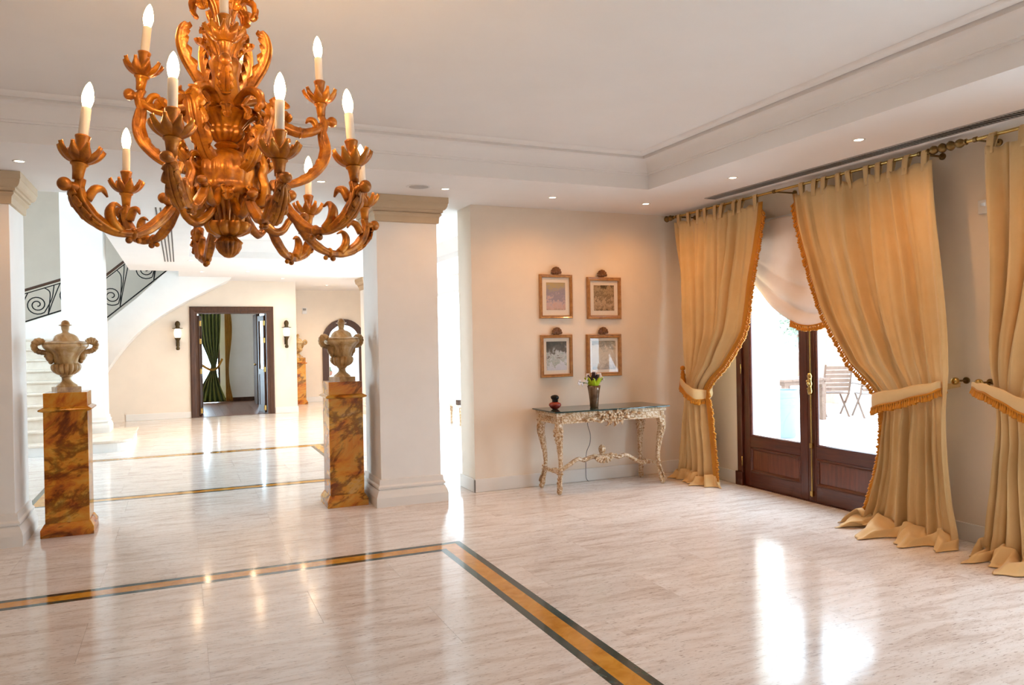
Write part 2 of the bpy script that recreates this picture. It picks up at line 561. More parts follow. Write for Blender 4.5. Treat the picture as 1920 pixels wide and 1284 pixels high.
# room inlay rectangle and hall inlay rectangle (outer edges)
RA = (-1.445, 1.945, 0.45, 5.515)
RB = (-1.40, 1.975, 8.55, 11.77)
inlay(*RA); inlay(*RB)
slabs(RA[0]+BW, RA[1]-BW, RA[2]+BW, RA[3]-BW, 0.1, 0.05)
slabs(-3.2, RA[0], -1.0, RA[3]); slabs(RA[1], 5.3, 0.0, RA[3], 0.3); slabs(RA[0], RA[1], -1.0, RA[2])
slabs(-3.2, 5.3, RA[3], 8.55, 0.1, 0.115)
slabs(-3.2, RB[0], 8.55, RB[3]); slabs(RB[1], 5.3, 8.55, RB[3]); slabs(RB[0]+BW, RB[1]-BW, RB[2]+BW, RB[3]-BW)
slabs(-1.1, 5.3, RB[3], 17.45, 0.2, 0.17)
rest = MB()
for a in ((-4.8, -3.2, -3.0, 17.45), (-3.2, 5.3, -3.0, -1.0), (-3.2, -1.1, RB[3], 17.45), (RA[1], 5.3, -1.0, 0.0), (2.39, 5.3, 17.45, 20.2)):
    rest.box(a[0], a[1], a[2], a[3], -0.010, 0.0)
ro = rest.build('outer_paving', M_tile, floor)

# --- walls
def xwall(name, x0, x1, y0, y1, z1, holes, mat, z0=0.0):
    """wall slab lying along Y with (ya, yb, za, zb) openings"""
    m = MB(); y = y0
    for (a, b, za, zb) in sorted(holes):
        m.box(x0, x1, y, a, z0, z1)
        if za > z0: m.box(x0, x1, a, b, z0, za)
        if zb < z1: m.box(x0, x1, a, b, zb, z1)
        y = b
    m.box(x0, x1, y, y1, z0, z1)
    return struct(name, m, mat)
DOORS = [(4.37, 6.27), (1.10, 3.00), (-2.20, -0.30)]
xwall('wall_right', 5.3, 5.62, -3.2, 7.19, 3.4, [(a, b, 0, 2.68) for a, b in DOORS], M_wall)
xwall('wall_right_hall', 5.3, 5.62, 7.58, 22.6, 3.4, [(8.2, 12.4, 0, 2.6), (13.4, 16.6, 0, 2.6)], M_wallwhite)
m = MB(); m.box(2.72, 5.62, 7.19, 7.58, 0, 3.4); struct('wall_back', m, M_wall)
m = MB(); m.box(-5.1, -2.22, 7.19, 7.58, 0, 3.4); struct('wall_back_left', m, M_wall)
xwall('wall_left', -5.1, -4.8, -3.2, 7.58, 3.4, [], M_wall)
m = MB(); m.box(-5.1, 5.62, -3.3, -3.0, 0, 3.4); struct('wall_front', m, M_wall)
xwall('wall_left_hall', -5.1, -4.8, 7.58, 17.8, 5.8, [(10.5, 13.5, 1.6, 4.6)], M_wallwhite)
# hall end wall with the door opening, alcove beyond, stairwell above
m = MB()
m.box(-4.8, 0.27, 17.45, 17.65, 0, 5.8); m.box(0.27, 1.84, 17.45, 17.65, 2.32, 3.4); m.box(1.84, 2.39, 17.45, 17.65, 0, 3.4)
m.box(2.27, 2.39, 17.65, 22.1, 0, 3.4)
struct('wall_hall_end', m, M_wall)
m = MB(); m.box(2.39, 5.3, 20.2, 20.4, 0, 3.4); struct('wall_alcove', m, M_wall)
m = MB(); m.box(-0.81, -0.66, 7.73, 15.3, 3.35, 5.8); m.box(0.0, 0.15, 15.3, 17.45, 3.35, 5.8); m.box(-4.8, -0.66, 7.58, 7.73, 3.4, 5.8)
m.box(-0.81, 0.15, 15.15, 15.3, 3.35, 5.8)
struct('wall_stairwell', m, M_wallwhite)
m = MB(); m.box(-5.1, 0.15, 7.58, 17.8, 5.8, 6.0); struct('ceiling_stairwell', m, M_ceil)

# --- ceiling: soffit ring with a raised coffer, cornice and raised bead
CO = (-3.53, 4.03, 0.0, 5.95)
m = MB()
m.box(-4.8, 5.3, CO[3], 7.73, CZ, 3.4); m.box(-4.8, 5.3, -3.0, CO[2], CZ, 3.4)
m.box(-4.8, CO[0], CO[2], CO[3], CZ, 3.4); m.box(CO[1], 5.3, CO[2], CO[3], CZ, 3.4)
ceil = struct('ceiling', m, M_ceil)
m = MB(); m.box(CO[0], CO[1], CO[2], CO[3], 3.2, 3.4); m.build('coffer_panel', M_ceil, ceil)
def cove():
    p = [(0.0, 3.05), (0.018, 3.05), (0.018, 3.066), (0.03, 3.066)]
    for k in range(7):
        a = k/6*PI/2
        p.append((0.03 + 0.085*(1-math.cos(a)), 3.066 + 0.10*math.sin(a)))
    p += [(0.125, 3.17), (0.125, 3.199), (0.0, 3.199)]
    return p
m = MB(); m.frame(cove(), CO[0], CO[1], CO[2], CO[3]); m.build('cornice', M_ceil, ceil, smooth=True, angle=30)
m = MB(); m.frame([(0.165, 3.199), (0.172, 3.180), (0.195, 3.172), (0.218, 3.178), (0.232, 3.188), (0.245, 3.199)], CO[0], CO[1], CO[2], CO[3])
m.build('ceiling_bead', M_ceil, ceil, smooth=True, angle=30)
# hall ceiling with its own coffer
HC = (0.15, 4.2, 9.1, 12.8)
m = MB()
m.box(-0.81, 5.3, 7.73, HC[2], CZ, 3.35); m.box(-0.81, 5.3, HC[3], 15.3, CZ, 3.35); m.box(-0.81, HC[0], HC[2], HC[3], CZ, 3.35); m.box(HC[1], 5.3, HC[2], HC[3], CZ, 3.35)
m.box(0.0, 5.3, 15.3, 17.45, CZ, 3.35); m.box(2.27, 5.3, 17.45, 20.4, CZ, 3.35)
hceil = struct('ceiling_hall', m, M_ceil)
m = MB(); m.box(HC[0], HC[1], HC[2], HC[3], 3.2, 3.35); m.build('coffer_panel', M_ceil, hceil)
m = MB(); m.frame([(0.0, 3.02), (0.02, 3.04), (0.05, 3.10), (0.10, 3.15), (0.13, 3.199), (0.0, 3.199)], *HC); m.build('cornice', M_ceil, hceil, smooth=True, angle=30)
# slot diffusers in the hall ceiling: four black slots
for k in range(4):
    x = -0.205 + k*0.043
    m = MB(); m.box(x, x+0.016, 8.3, 13.6, CZ-0.004, CZ+0.02); m.build('slot_diffuser', M_black, hceil)

# --- skirting boards
def skirting(name, pts):
    m = MB()
    for (x0, x1, y0, y1) in pts:
        m.box(x0, x1, y0, y1, 0, 0.135); 
    o = m.build(name, M_base, bevel=0.006); o['kind'] = 'structure'
    return o
skirting('baseboard_back', [(2.70, 5.3, 7.17, 7.19), (2.70, 2.72, 7.17, 7.60)])
skirting('baseboard_right', [(5.282, 5.3, 6.275, 7.17), (5.282, 5.3, 3.005, 4.365), (5.282, 5.3, -0.295, 1.095)])
skirting('baseboard_hall', [(-1.05, 0.20, 17.432, 17.45), (1.91, 2.40, 17.432, 17.45), (2.39, 2.41, 17.45, 20.2), (2.41, 5.3, 20.18, 20.2)])

# --- columns
def column(name, cx, cy, h0, h1, label, w=0.295):
    c = MB()
    o = bpy.data.objects.new(name, None); COL.objects.link(o); o.location = (cx, cy, h0)
    o['kind'] = 'structure'
    H = h1 - h0
    MB().sqlathe([(w, 0.10), (w, H-0.1)]).build('shaft', M_wallwhite, o, bevel=0.004)
    MB().sqlathe([(w+0.055, 0.0), (w+0.055, 0.085), (w+0.045, 0.12), (w+0.03, 0.15), (w+0.03, 0.155), (w+0.022, 0.157), (w+0.022, 0.165), (w+0.034, 0.168),
                  (w+0.034, 0.185), (w+0.02, 0.20), (w+0.015, 0.25), (w+0.001, 0.252)]).build('plinth', M_base, o)
    cp = [(w+0.001, H-0.245), (w+0.018, H-0.24), (w+0.022, H-0.185), (w+0.04, H-0.165), (w+0.04, H-0.152), (w+0.03, H-0.148), (w+0.05, H-0.140)]
    for k in range(5):
        a = k/4*PI/2
        cp.append((w+0.052+0.038*math.sin(a), H-0.12+0.06*(1-math.cos(a))))
    cp += [(w+0.095, H-0.055), (w+0.095, H-0.001)]
    MB().sqlathe(cp).build('capital', M_capstone, o)
    return o
column('trim_1', 2.0, 7.295, 0, CZ, '')
column('trim_2', -1.5, 7.295, 0, CZ, '')
column('trim_3', 3.95, 16.3, 0, CZ, '')
# stair pillar, standing on the first step
column('trim_4', -1.40, 14.0, 0.17, 5.8, '')

# --- double french doors in the right wall
def french_door(name, y0, y1):
    """frame + two leaves, in the wall plane x = 5.3; y0 < y1"""
    d = bpy.data.objects.new(name, None); COL.objects.link(d); d.location = (5.3, y0, 0)
    d['kind'] = 'structure'
    W = y1 - y0; ZT = 2.68; fx0, fx1 = -0.012, 0.09
    m = MB(); m.box(fx0, fx1, 0, 0.075, 0, ZT); m.box(fx0, fx1, W-0.075, W, 0, ZT); m.box(fx0, fx1, 0.075, W-0.075, ZT-0.08, ZT)
    m.build('door_frame', M_mahog, d, bevel=0.006)
    m = MB(); m.box(-0.03, 0.0, -0.015, 0.09, 0, 0.14); m.box(-0.03, 0.0, W-0.09, W+0.015, 0, 0.14); m.build('frame_foot', M_mahog, d, bevel=0.004)
    MB().box(-0.01, 0.32, 0.0, W, -0.05, 0.005).build('threshold', M_mahogh, d)
    mid = W/2
    for k, (a, b) in enumerate(((0.078, mid-0.002), (mid+0.002, W-0.078))):
        lf = bpy.data.objects.new('door_leaf', None); link(lf, d)
        st = 0.092 if True else 0
        zt = ZT-0.083
        m = MB()
        m.box(0.012, 0.062, a, a+st, 0.006, zt); m.box(0.012, 0.062, b-st, b, 0.006, zt)
        m.build('stile', M_mahog, lf, bevel=0.004)
        m = MB()
        for z0, z1 in ((0.006, 0.15), (0.405, 0.515), (zt-0.1, zt)):
            m.box(0.012, 0.062, a+st, b-st, z0, z1)
        m.build('rail', M_mahogh, lf, bevel=0.004)
        m = MB()
        m.frame([(0, 0), (0, 0.012), (0.012, 0.016), (0.026, 0.006), (0.030, 0)], a+st, b-st, 0.15, 0.405, 'x', 0.022)
        m.frame([(0, 0), (0, 0.010), (0.010, 0.012), (0.018, 0)], a+st, b-st, 0.515, zt-0.1, 'x', 0.030)
        m.build('moulding', M_mahogh, lf)
        m = MB(); m.box(0.026, 0.046, a+st, b-st, 0.15, 0.405); m.build('bottom_panel', M_mahogp, lf)
        m = MB(); m.box(0.034, 0.040, a+st, b-st, 0.515, zt-0.1); m.build('pane', M_glass, lf)
    # espagnolette rod with lever, on the meeting stile
    e = MB()
    yb = mid - 0.055
    e.tube([(-0.004, yb, 0.05), (-0.004, yb, 2.45)], 0.0075, 8)
    for z in (0.08, 0.52, 1.72, 2.4):
        e.box(-0.014, 0.012, yb-0.014, yb+0.014, z-0.022, z+0.022)
    e.build('bolt_rod', M_brass, d, smooth=True, angle=40)
    e = MB()
    e.lathe([(0.018, -0.10), (0.024, -0.07), (0.017, -0.03), (0.026, 0.0), (0.017, 0.03), (0.024, 0.07), (0.016, 0.10)], 12, c=(-0.010, yb, 1.09))
    e.ball((-0.030, yb, 1.09), 0.016, 10, 8); e.ball((-0.026, yb+0.016, 1.115), 0.012, 8, 6); e.ball((-0.026, yb-0.016, 1.065), 0.012, 8, 6); e.ball((-0.024, yb+0.012, 1.045), 0.010, 8, 6); e.ball((-0.024, yb-0.012, 1.135), 0.010, 8, 6)
    e.build('handle', M_brass, d, smooth=True)
    e = MB()
    for s, z in ((0.045, 0.25), (0.045, 1.2), (0.045, 2.3), (W-0.045, 0.25), (W-0.045, 1.2), (W-0.045, 2.3)):
        e.tube([(-0.014, s+0.03*(1 if s < 1 else -1), z-0.05), (-0.014, s+0.03*(1 if s < 1 else -1), z+0.05)], 0.006, 8)
    e.build('hinge', M_brass, d, smooth=True)
    return d
french_door('door_1', *DOORS[0])
french_door('door_2', *DOORS[1])
french_door('door_3', *DOORS[2])

# --- hall windows (garden side)
def tall_window(name, y0, y1, n):
    d = bpy.data.objects.new(name, None); COL.objects.link(d); d.location = (5.34, y0, 0); d['kind'] = 'structure'
    W = y1-y0; ZT = 2.6
    m = MB(); m.box(0, 0.1, 0, 0.07, 0, ZT); m.box(0, 0.1, W-0.07, W, 0, ZT); m.box(0, 0.1, 0.07, W-0.07, ZT-0.07, ZT); m.box(0, 0.1, 0.07, W-0.07, 0, 0.07)
    for k in range(1, n):
        m.box(0.01, 0.09, W*k/n-0.035, W*k/n+0.035, 0.07, ZT-0.07)
    m.build('window_frame', M_white, d, bevel=0.004)
    for k in range(n):
        q = MB(); q.box(0.045, 0.052, max(0.07, W*k/n+0.035), min(W-0.07, W*(k+1)/n-0.035), 0.07, ZT-0.07); q.build('pane', M_glass, d)
tall_window('window_1', 8.2, 12.4, 4)
tall_window('window_2', 13.4, 16.6, 3)
d = bpy.data.objects.new('window_added', None); COL.objects.link(d); d.location = (-4.95, 10.5, 1.6); d['kind'] = 'structure'  # added stairwell window, out of view, lets daylight in to brighten the stairs
m = MB(); m.frame([(0, 0), (0, 0.08), (0.07, 0.08), (0.07, 0)], 0, 3.0, 0, 3.0, 'x', 0.04); m.box(-0.03, 0.03, 1.47, 1.53, 0.07, 2.93); m.build('window_frame', M_white, d)
for k in range(2):
    m = MB(); m.box(-0.004, 0.004, 0.07+1.46*k, 1.47+1.46*k, 0.07, 2.93); m.build('pane', M_glass, d)
# ------------------------------------------------------------------ carved chandelier
CX, CY = 0.172, 2.983
def leaf_mb(path, W, lobes=5, thick=0.006, nu=48, nv=20, cup=0.30, lean=0.9, tipw=0.10, mb=None):
    """acanthus leaf on a curve in the local XZ plane, spread along Y; teeth on both sides, fluted face"""
    C = catmull([(p[0], 0, p[1]) for p in path], nu)
    def fn(u, v):
        i = min(nu, int(round(u*nu)))
        c = C[i]
        t = (C[min(nu, i+1)] - C[max(0, i-1)]).normalized()
        s = Vector((0, 1, 0)); n = t.cross(s)
        x = v*2 - 1; ax = abs(x)
        env = (math.sin(PI*min(1, 0.14 + 0.78*u))**0.65)*(1 - tipw*u)
        if u > 0.88: env *= max(0.05, (1-u)/0.12)**0.55
        fr = (lobes*u) % 1.0
        ser = 0.24 + 0.76*(1 - fr)**0.75*min(1, fr*6 + 0.1)
        w = W*env*(1 - ax**2.0*(1-ser))
        p = c + s*x*w + t*(ax**1.6)*W*env*lean*0.7
        p += n*(cup*W*env*x*x + 0.035*W*env*math.cos(ax*PI*4) - 0.06*W*env*math.cos(2*PI*fr)*ax**2 + 0.10*W*env*(1-ax)**8)
        return p
    m = mb or MB()
    return m.grid(fn, nu, nv, thick)

def plume_mb(path, W, lobes=6, thick=0.016, nu=48, nv=8, mb=None, side=1):
    """leaf seen in profile: a spine curve with teeth on its inner side, carved in the radial plane"""
    C = catmull([(p[0], 0, p[1]) for p in path], nu)
    m = mb or MB()
    def mk(sg):
        def fn(u, v):
            i = min(nu, int(round(u*nu)))
            t = (C[min(nu, i+1)] - C[max(0, i-1)]).normalized()
            n = Vector((-t.z, 0, t.x))*side
            env = (math.sin(PI*min(1, 0.06 + 0.86*u))**0.8)
            fr = (lobes*u) % 1.0
            ser = 0.30 + 0.70*(1-fr)**0.8*min(1, fr*8+0.1)
            w = W*env*(1 - v*v*(1-ser)) + 0.003
            p = C[i] + n*(v*w) + t*v*v*W*env*0.8
            th = (thick*(0.35 + 0.65*env))*(1-v*v)**0.5 + 0.0015 + 0.004*env*math.cos(v*PI*4)**2*(1-v)
            return (p.x, sg*th, p.z)
        return fn
    m.grid(mk(1), nu, nv); m.grid(mk(-1), nu, nv)
    # close the spine
    m.tube(C, [0.003 + thick*0.55*math.sin(PI*min(1, 0.08+0.86*k/nu)) for k in range(nu+1)], 8)
    return m

def curl_pts(c, r0, turns, a0, sgn=1, n=18, shrink=0.82):
    """spiral in XZ plane ending at centre c"""
    out = []
    for k in range(n+1):
        u = k/n
        r = r0*(1 - shrink*u)
        a = a0 + sgn*turns*2*PI*u
        out.append((c[0] + r*math.cos(a), 0, c[1] + r*math.sin(a)))
    return out

def drip_cup():
    """eight-petal carved dish"""
    m = MB()
    for k in range(9):
        a0 = 2*PI*k/9
        ca, sa = math.cos(a0), math.sin(a0)
        def fn(u, v, ca=ca, sa=sa):
            x = v*2-1
            w = 0.0165*math.sin(PI*min(1.0, 0.16+0.80*u))**0.7
            if u > 0.55: w *= max(0.02, (1-u)/0.45)**0.85
            r = 0.014 + 0.050*math.sin(u*1.30)
            z = -0.022 + 0.048*u**1.6
            rr = r - 0.004*x*x + 0.004*(1-abs(x)); yy = x*w; zz = z + 0.005*x*x*u
            return (rr*ca - yy*sa, rr*sa + yy*ca, zz)
        m.grid(fn, 8, 6, 0.004)
    m.lathe([(0.010, -0.024), (0.026, -0.02), (0.032, -0.008), (0.026, -0.004), (0.016, -0.004), (0.015, 0.024), (0.018, 0.038), (0.020, 0.050), (0.0225, 0.058), (0.0225, 0.062), (0.018, 0.065)], 16)
    m.lathe([(0.015, -0.078), (0.017, -0.055), (0.020, -0.036), (0.0260, -0.030), (0.0260, -0.0265), (0.014, -0.022)], 14)
    return m
CUP = drip_cup().mesh('drip_cup'); CUP.materials.append(M_gilt); CUP.shade_smooth()
SLEEVE = MB().lathe([(0.0145, 0.058), (0.0145, 0.152), (0.0125, 0.156)], 16).mesh('candle_sleeve'); SLEEVE.materials.append(M_sleeve); SLEEVE.shade_smooth(); SLEEVE.set_sharp_from_angle(angle=R(50))
BULB = MB().lathe([(0.006, 0.150), (0.0105, 0.155), (0.0145, 0.168), (0.0172, 0.183), (0.0168, 0.196), (0.0138, 0.211), (0.0100, 0.224), (0.0050, 0.234), (0.0015, 0.239)], 16).mesh('bulb'); BULB.materials.append(M_bulb); BULB.shade_smooth()

lobe3 = lambda a, u: 1 + 0.16*math.cos(5*a + 5*u) + 0.04*math.sin(u*60)
def lower_arm():
    m = MB()
    p = [(0, -0.072), (0.008, -0.11), (-0.010, -0.160), (-0.052, -0.203), (-0.11, -0.226), (-0.165, -0.226), (-0.215, -0.206), (-0.268, -0.162), (-0.305, -0.118), (-0.318, -0.098)]
    P = catmull([(a, 0, b) for a, b in p], 44)
    rad = [smooth_interp([(0, 0.013), (0.1, 0.016), (0.3, 0.0200), (0.5, 0.0130), (0.56, 0.014), (0.75, 0.0175), (1, 0.011)], k/44) for k in range(45)]
    m.tube(P, rad, 20, lobe3)
    # joint ring with beads
    m.ball((-0.165, 0, -0.226), 0.021, 12, 8, (0.55, 1, 1)); m.ball((-0.150, 0, -0.248), 0.012, 8, 6); m.ball((-0.183, 0, -0.247), 0.010, 8, 6)
    # scroll balls
    m.ball((0.050, 0, -0.096), 0.0215, 14, 10, (1, 0.9, 1)); m.tube([(0.050, 0, -0.096), (0.0, 0, -0.105)], [0.013, 0.018], 8)
    m.ball((-0.275, 0, -0.092), 0.019, 12, 8); m.tube([(-0.272, 0, -0.092), (-0.312, 0, -0.112)], [0.014, 0.018], 8)
    # leaf hooks on the inside of the bend
    m.tube(catmull([(-0.018, 0, -0.135), (-0.040, 0, -0.100), (-0.066, 0, -0.096), (-0.082, 0, -0.118)], 12), [smooth_interp([(0, 0.014), (0.5, 0.013), (1, 0.003)], k/12) for k in range(13)], 8, flat=1.3)
    m.tube(catmull([(-0.120, 0, -0.222), (-0.095, 0, -0.195), (-0.088, 0, -0.160), (-0.105, 0, -0.136), (-0.130, 0, -0.146)], 14), [smooth_interp([(0, 0.017), (0.5, 0.014), (1, 0.003)], k/14) for k in range(15)], 8, flat=1.3)
    # C-scroll that ties the arm to the body
    q = catmull([(-0.318, 0, -0.098), (-0.340, 0, -0.115), (-0.365, 0, -0.150), (-0.405, 0, -0.160), (-0.45, 0, -0.125), (-0.49, 0, -0.07)], 22)
    m.tube(q, [smooth_interp([(0, 0.011), (0.5, 0.015), (1, 0.015)], k/22) for k in range(23)], 10, lobe3)
    return m
def upper_arm():
    m = MB()
    p = [(0, -0.072), (0.014, -0.10), (0.010, -0.125), (0.004, -0.16), (0.010, -0.21), (-0.010, -0.275), (-0.075, -0.335), (-0.155, -0.365), (-0.225, -0.372)]
    P = catmull([(a, 0, b) for a, b in p], 40)
    rad = [smooth_interp([(0, 0.012), (0.15, 0.015), (0.4, 0.015), (0.7, 0.016), (1, 0.012)], k/40) for k in range(41)]
    m.tube(P, rad, 20, lobe3)
    m.ball((0.046, 0, -0.092), 0.021, 12, 8); m.tube([(0.046, 0, -0.092), (0.008, 0, -0.10)], [0.012, 0.016], 8)
    m.tube(catmull([(0.006, 0, -0.115), (-0.03, 0, -0.14), (-0.085, 0, -0.152), (-0.14, 0, -0.140), (-0.20, 0, -0.115), (-0.24, 0, -0.10)], 20), [smooth_interp([(0, 0.016), (0.5, 0.019), (1, 0.014)], k/20) for k in range(21)], 10, lobe3)
    m.ball((-0.085, 0, -0.152), 0.022, 10, 8, (0.5, 1, 1))
    m.tube(catmull([(-0.015, 0, -0.125), (-0.028, 0, -0.10), (-0.048, 0, -0.096), (-0.060, 0, -0.112)], 10), [smooth_interp([(0, 0.013), (0.6, 0.012), (1, 0.003)], k/10) for k in range(11)], 8, flat=1.3)
    return m
def short_arm():
    m = MB()
    P = catmull([(0, 0, -0.072), (0.006, 0, -0.10), (-0.03, 0, -0.130), (-0.10, 0, -0.138), (-0.18, 0, -0.120), (-0.26, 0, -0.105)], 24)
    m.tube(P, [smooth_interp([(0, 0.015), (0.3, 0.021), (0.7, 0.022), (1, 0.016)], k/24) for k in range(25)], 12, lobe3)
    m.ball((0.040, 0, -0.095), 0.020, 12, 8); m.tube([(0.040, 0, -0.095), (0.004, 0, -0.102)], [0.012, 0.016], 8)
    m.ball((-0.10, 0, -0.138), 0.026, 10, 8, (0.5, 1, 1))
    return m
SARM = short_arm().mesh('arm'); SARM.materials.append(M_gilt); SARM.shade_smooth()
SLEAF = leaf_mb([(-0.12, -0.150), (-0.06, -0.158), (-0.01, -0.140), (0.022, -0.105)], 0.030, 4).mesh('arm_leaf'); SLEAF.materials.append(M_gilt); SLEAF.shade_smooth()
LARM = lower_arm().mesh('arm'); LARM.materials.append(M_gilt); LARM.shade_smooth()
LARM2 = LARM.copy(); LARM2.name = 'arm'
for v in LARM2.vertices:
    if v.co.z < -0.07: v.co.z = -0.07 + (v.co.z + 0.07)*0.80
UARM = upper_arm().mesh('arm'); UARM.materials.append(M_gilt); UARM.shade_smooth()
ALEAF = plume_mb([(-0.19, -0.375), (-0.12, -0.362), (-0.045, -0.325), (0.012, -0.265), (0.030, -0.205), (0.020, -0.15), (0.012, -0.125)], 0.040, 10, 0.016).mesh('arm_leaf'); ALEAF.materials.append(M_gilt); ALEAF.shade_smooth()
BLEAF = leaf_mb([(-0.06, -0.220), (-0.015, -0.195), (0.024, -0.150), (0.034, -0.11)], 0.030, 4).mesh('arm_leaf'); BLEAF.materials.append(M_gilt); BLEAF.shade_smooth()

ch = thing('chandelier', 'carved gilded wooden chandelier with two tiers of lit candle bulbs', 'chandelier', (CX, CY, 0))
def place_arm(me, r, az, z, leafme, lean):
    a = bpy.data.objects.new('arm', me); link(a, ch)
    a.location = (r*math.cos(R(az)), r*math.sin(R(az)), z); a.rotation_euler = (0, 0, R(az))
    for nm, d in (('drip_cup', CUP), ('candle_sleeve', SLEEVE), ('bulb', BULB)):
        o = bpy.data.objects.new(nm, d); link(o, a)
        o.rotation_euler = (0, R(lean), 0)
    o = bpy.data.objects.new('arm_leaf', leafme); link(o, a)
for (r, az, z, ln) in ((0.53, -147, 2.145, -8), (0.585, 128, 2.195, -2), (0.587, -108, 2.18, -6), (0.562, -77.5, 2.145, 4), (0.585, -51, 2.16, -5),
                       (0.58, 18.9, 2.14, -3), (0.58, 51.5, 2.14, 2), (0.54, 100, 2.13, -2)):
    place_arm(LARM2 if -112 < az < -70 else LARM, r, az, z, BLEAF, ln)
for (r, az, z, ln) in ((0.284, 167.6, 2.55, -7), (0.36, 10, 2.52, -2)):
    place_arm(UARM, r, az, z, ALEAF, ln)
for (r, az, z, ln) in ((0.31, -93.3, 2.575, 2), (0.295, 75, 2.55, 2)):
    place_arm(SARM, r, az, z, SLEAF, ln)

flute = lambda n, amp: (lambda a, z: 1 + amp*abs(math.cos(n*a/2)) - amp*0.5)
def body(name, prof, seg=48, mod=None):
    return MB().lathe(prof, seg, mod).build(name, M_gilt, ch, smooth=True, angle=60)
body('finial', [(0.004, 1.868), (0.016, 1.872), (0.032, 1.886), (0.0425, 1.905), (0.043, 1.918), (0.048, 1.926), (0.040, 1.934), (0.026, 1.946), (0.024, 1.958)], 56, flute(14, 0.14))
body('leaf_boss', [(0.024, 1.946), (0.045, 1.950), (0.066, 1.962), (0.075, 1.984), (0.070, 1.998), (0.050, 2.000)], 60, flute(10, 0.26))
body('fluted_bell', [(0.050, 1.992), (0.056, 2.020), (0.066, 2.050), (0.084, 2.080), (0.098, 2.095)], 80, flute(20, 0.16))
body('bowl', [(0.098, 2.092), (0.114, 2.100), (0.119, 2.112), (0.110, 2.122), (0.107, 2.140), (0.115, 2.170), (0.113, 2.205), (0.098, 2.232), (0.070, 2.250), (0.040, 2.262), (0.030, 2.270)], 64, flute(16, 0.09))
body('neck_knob', [(0.026, 2.268), (0.036, 2.272), (0.044, 2.281), (0.036, 2.290), (0.028, 2.294)], 24)
body('leaf_vase', [(0.026, 2.292), (0.04, 2.2986), (0.054, 2.3138), (0.06, 2.3303), (0.056, 2.3402), (0.054, 2.3435), (0.06, 2.3534), (0.076, 2.3732), (0.096, 2.3884), (0.108, 2.395), (0.1, 2.4002), (0.06, 2.4029)], 70, flute(14, 0.17))
body('stem', [(0.058, 2.395), (0.054, 2.45), (0.050, 2.49), (0.044, 2.53), (0.050, 2.56), (0.056, 2.585), (0.046, 2.60), (0.042, 2.64), (0.050, 2.66), (0.040, 2.675), (0.030, 2.70), (0.027, 2.74), (0.034, 2.76), (0.028, 2.79), (0.026, 2.88), (0.040, 2.90), (0.030, 2.925), (0.012, 2.94), (0.010, 3.12), (0.030, 3.13), (0.060, 3.16), (0.078, 3.185), (0.078, 3.20)], 40, flute(8, 0.08))
def leaf_ring(name, path, W, n, a0, lobes=5, jit=0.0, at=None, **kw):
    me = leaf_mb(path, W, lobes, **kw).mesh(name); me.materials.append(M_gilt); me.shade_smooth(); me.set_sharp_from_angle(angle=R(38))
    for k in range(n):
        o = bpy.data.objects.new(name, me); link(o, ch)
        o.rotation_euler = (0, 0, R(at[k] if at else a0 + 360*k/n) + random.uniform(-jit, jit))
leaf_ring('acanthus_leaf', [(0.085, 2.19), (0.130, 2.235), (0.165, 2.295), (0.185, 2.350), (0.195, 2.392), (0.212, 2.415), (0.230, 2.408)], 0.054, 6, 0, 6, at=(-128, -34, 12, 62, 120, 172))
leaf_ring('acanthus_leaf', [(0.10, 2.17), (0.15, 2.20), (0.185, 2.245), (0.20, 2.29), (0.222, 2.31)], 0.040, 6, 0, 5, at=(-158, -60, -8, 40, 95, 148))
PLM = plume_mb([(0.045, 2.415), (0.075, 2.46), (0.110, 2.52), (0.145, 2.585), (0.160, 2.645), (0.152, 2.695), (0.134, 2.718)], 0.050, 9, 0.010).mesh('plume_leaf')
PLM.materials.append(M_gilt); PLM.shade_smooth(); PLM.set_sharp_from_angle(angle=R(60))
for a in (-8, 52, 118, 183):
    o = bpy.data.objects.new('plume_leaf', PLM); link(o, ch); o.rotation_euler = (0, 0, R(a))
leaf_ring('shell_leaf', [(0.040, 2.60), (0.055, 2.625), (0.075, 2.650), (0.098, 2.662)], 0.040, 5, -57, 4)
leaf_ring('crown_leaf', [(0.024, 2.72), (0.040, 2.78), (0.070, 2.815), (0.098, 2.805), (0.106, 2.775), (0.096, 2.755)], 0.034, 6, -75, 4)
leaf_ring('crown_leaf', [(0.024, 2.66), (0.045, 2.695), (0.070, 2.70), (0.082, 2.685)], 0.024, 6, -45, 3)
leaf_ring('overhang_leaf', [(0.06, 2.404), (0.090, 2.410), (0.112, 2.400), (0.122, 2.378), (0.114, 2.363)], 0.019, 10, -93, 3)
leaf_ring('collar_leaf', [(0.098, 2.098), (0.122, 2.108), (0.136, 2.094), (0.130, 2.066)], 0.024, 10, -93, 3)
# arched scrolls on the shoulder
am = MB(); am.tube(catmull([(0.05, 0, 2.425), (0.085, 0, 2.455), (0.130, 0, 2.464), (0.170, 0, 2.444), (0.182, 0, 2.408), (0.165, 0, 2.392)], 20),
   [smooth_interp([(0, 0.012), (0.5, 0.016), (1, 0.010)], k/20) for k in range(21)], 10, lobe3)
am.ball((0.165, 0, 2.394), 0.014, 10, 8)
AME = am.mesh('arched_scroll'); AME.materials.append(M_gilt); AME.shade_smooth()
for k in range(5):
    o = bpy.data.objects.new('arched_scroll', AME); link(o, ch); o.rotation_euler = (0, 0, R(-125 + 72*k))
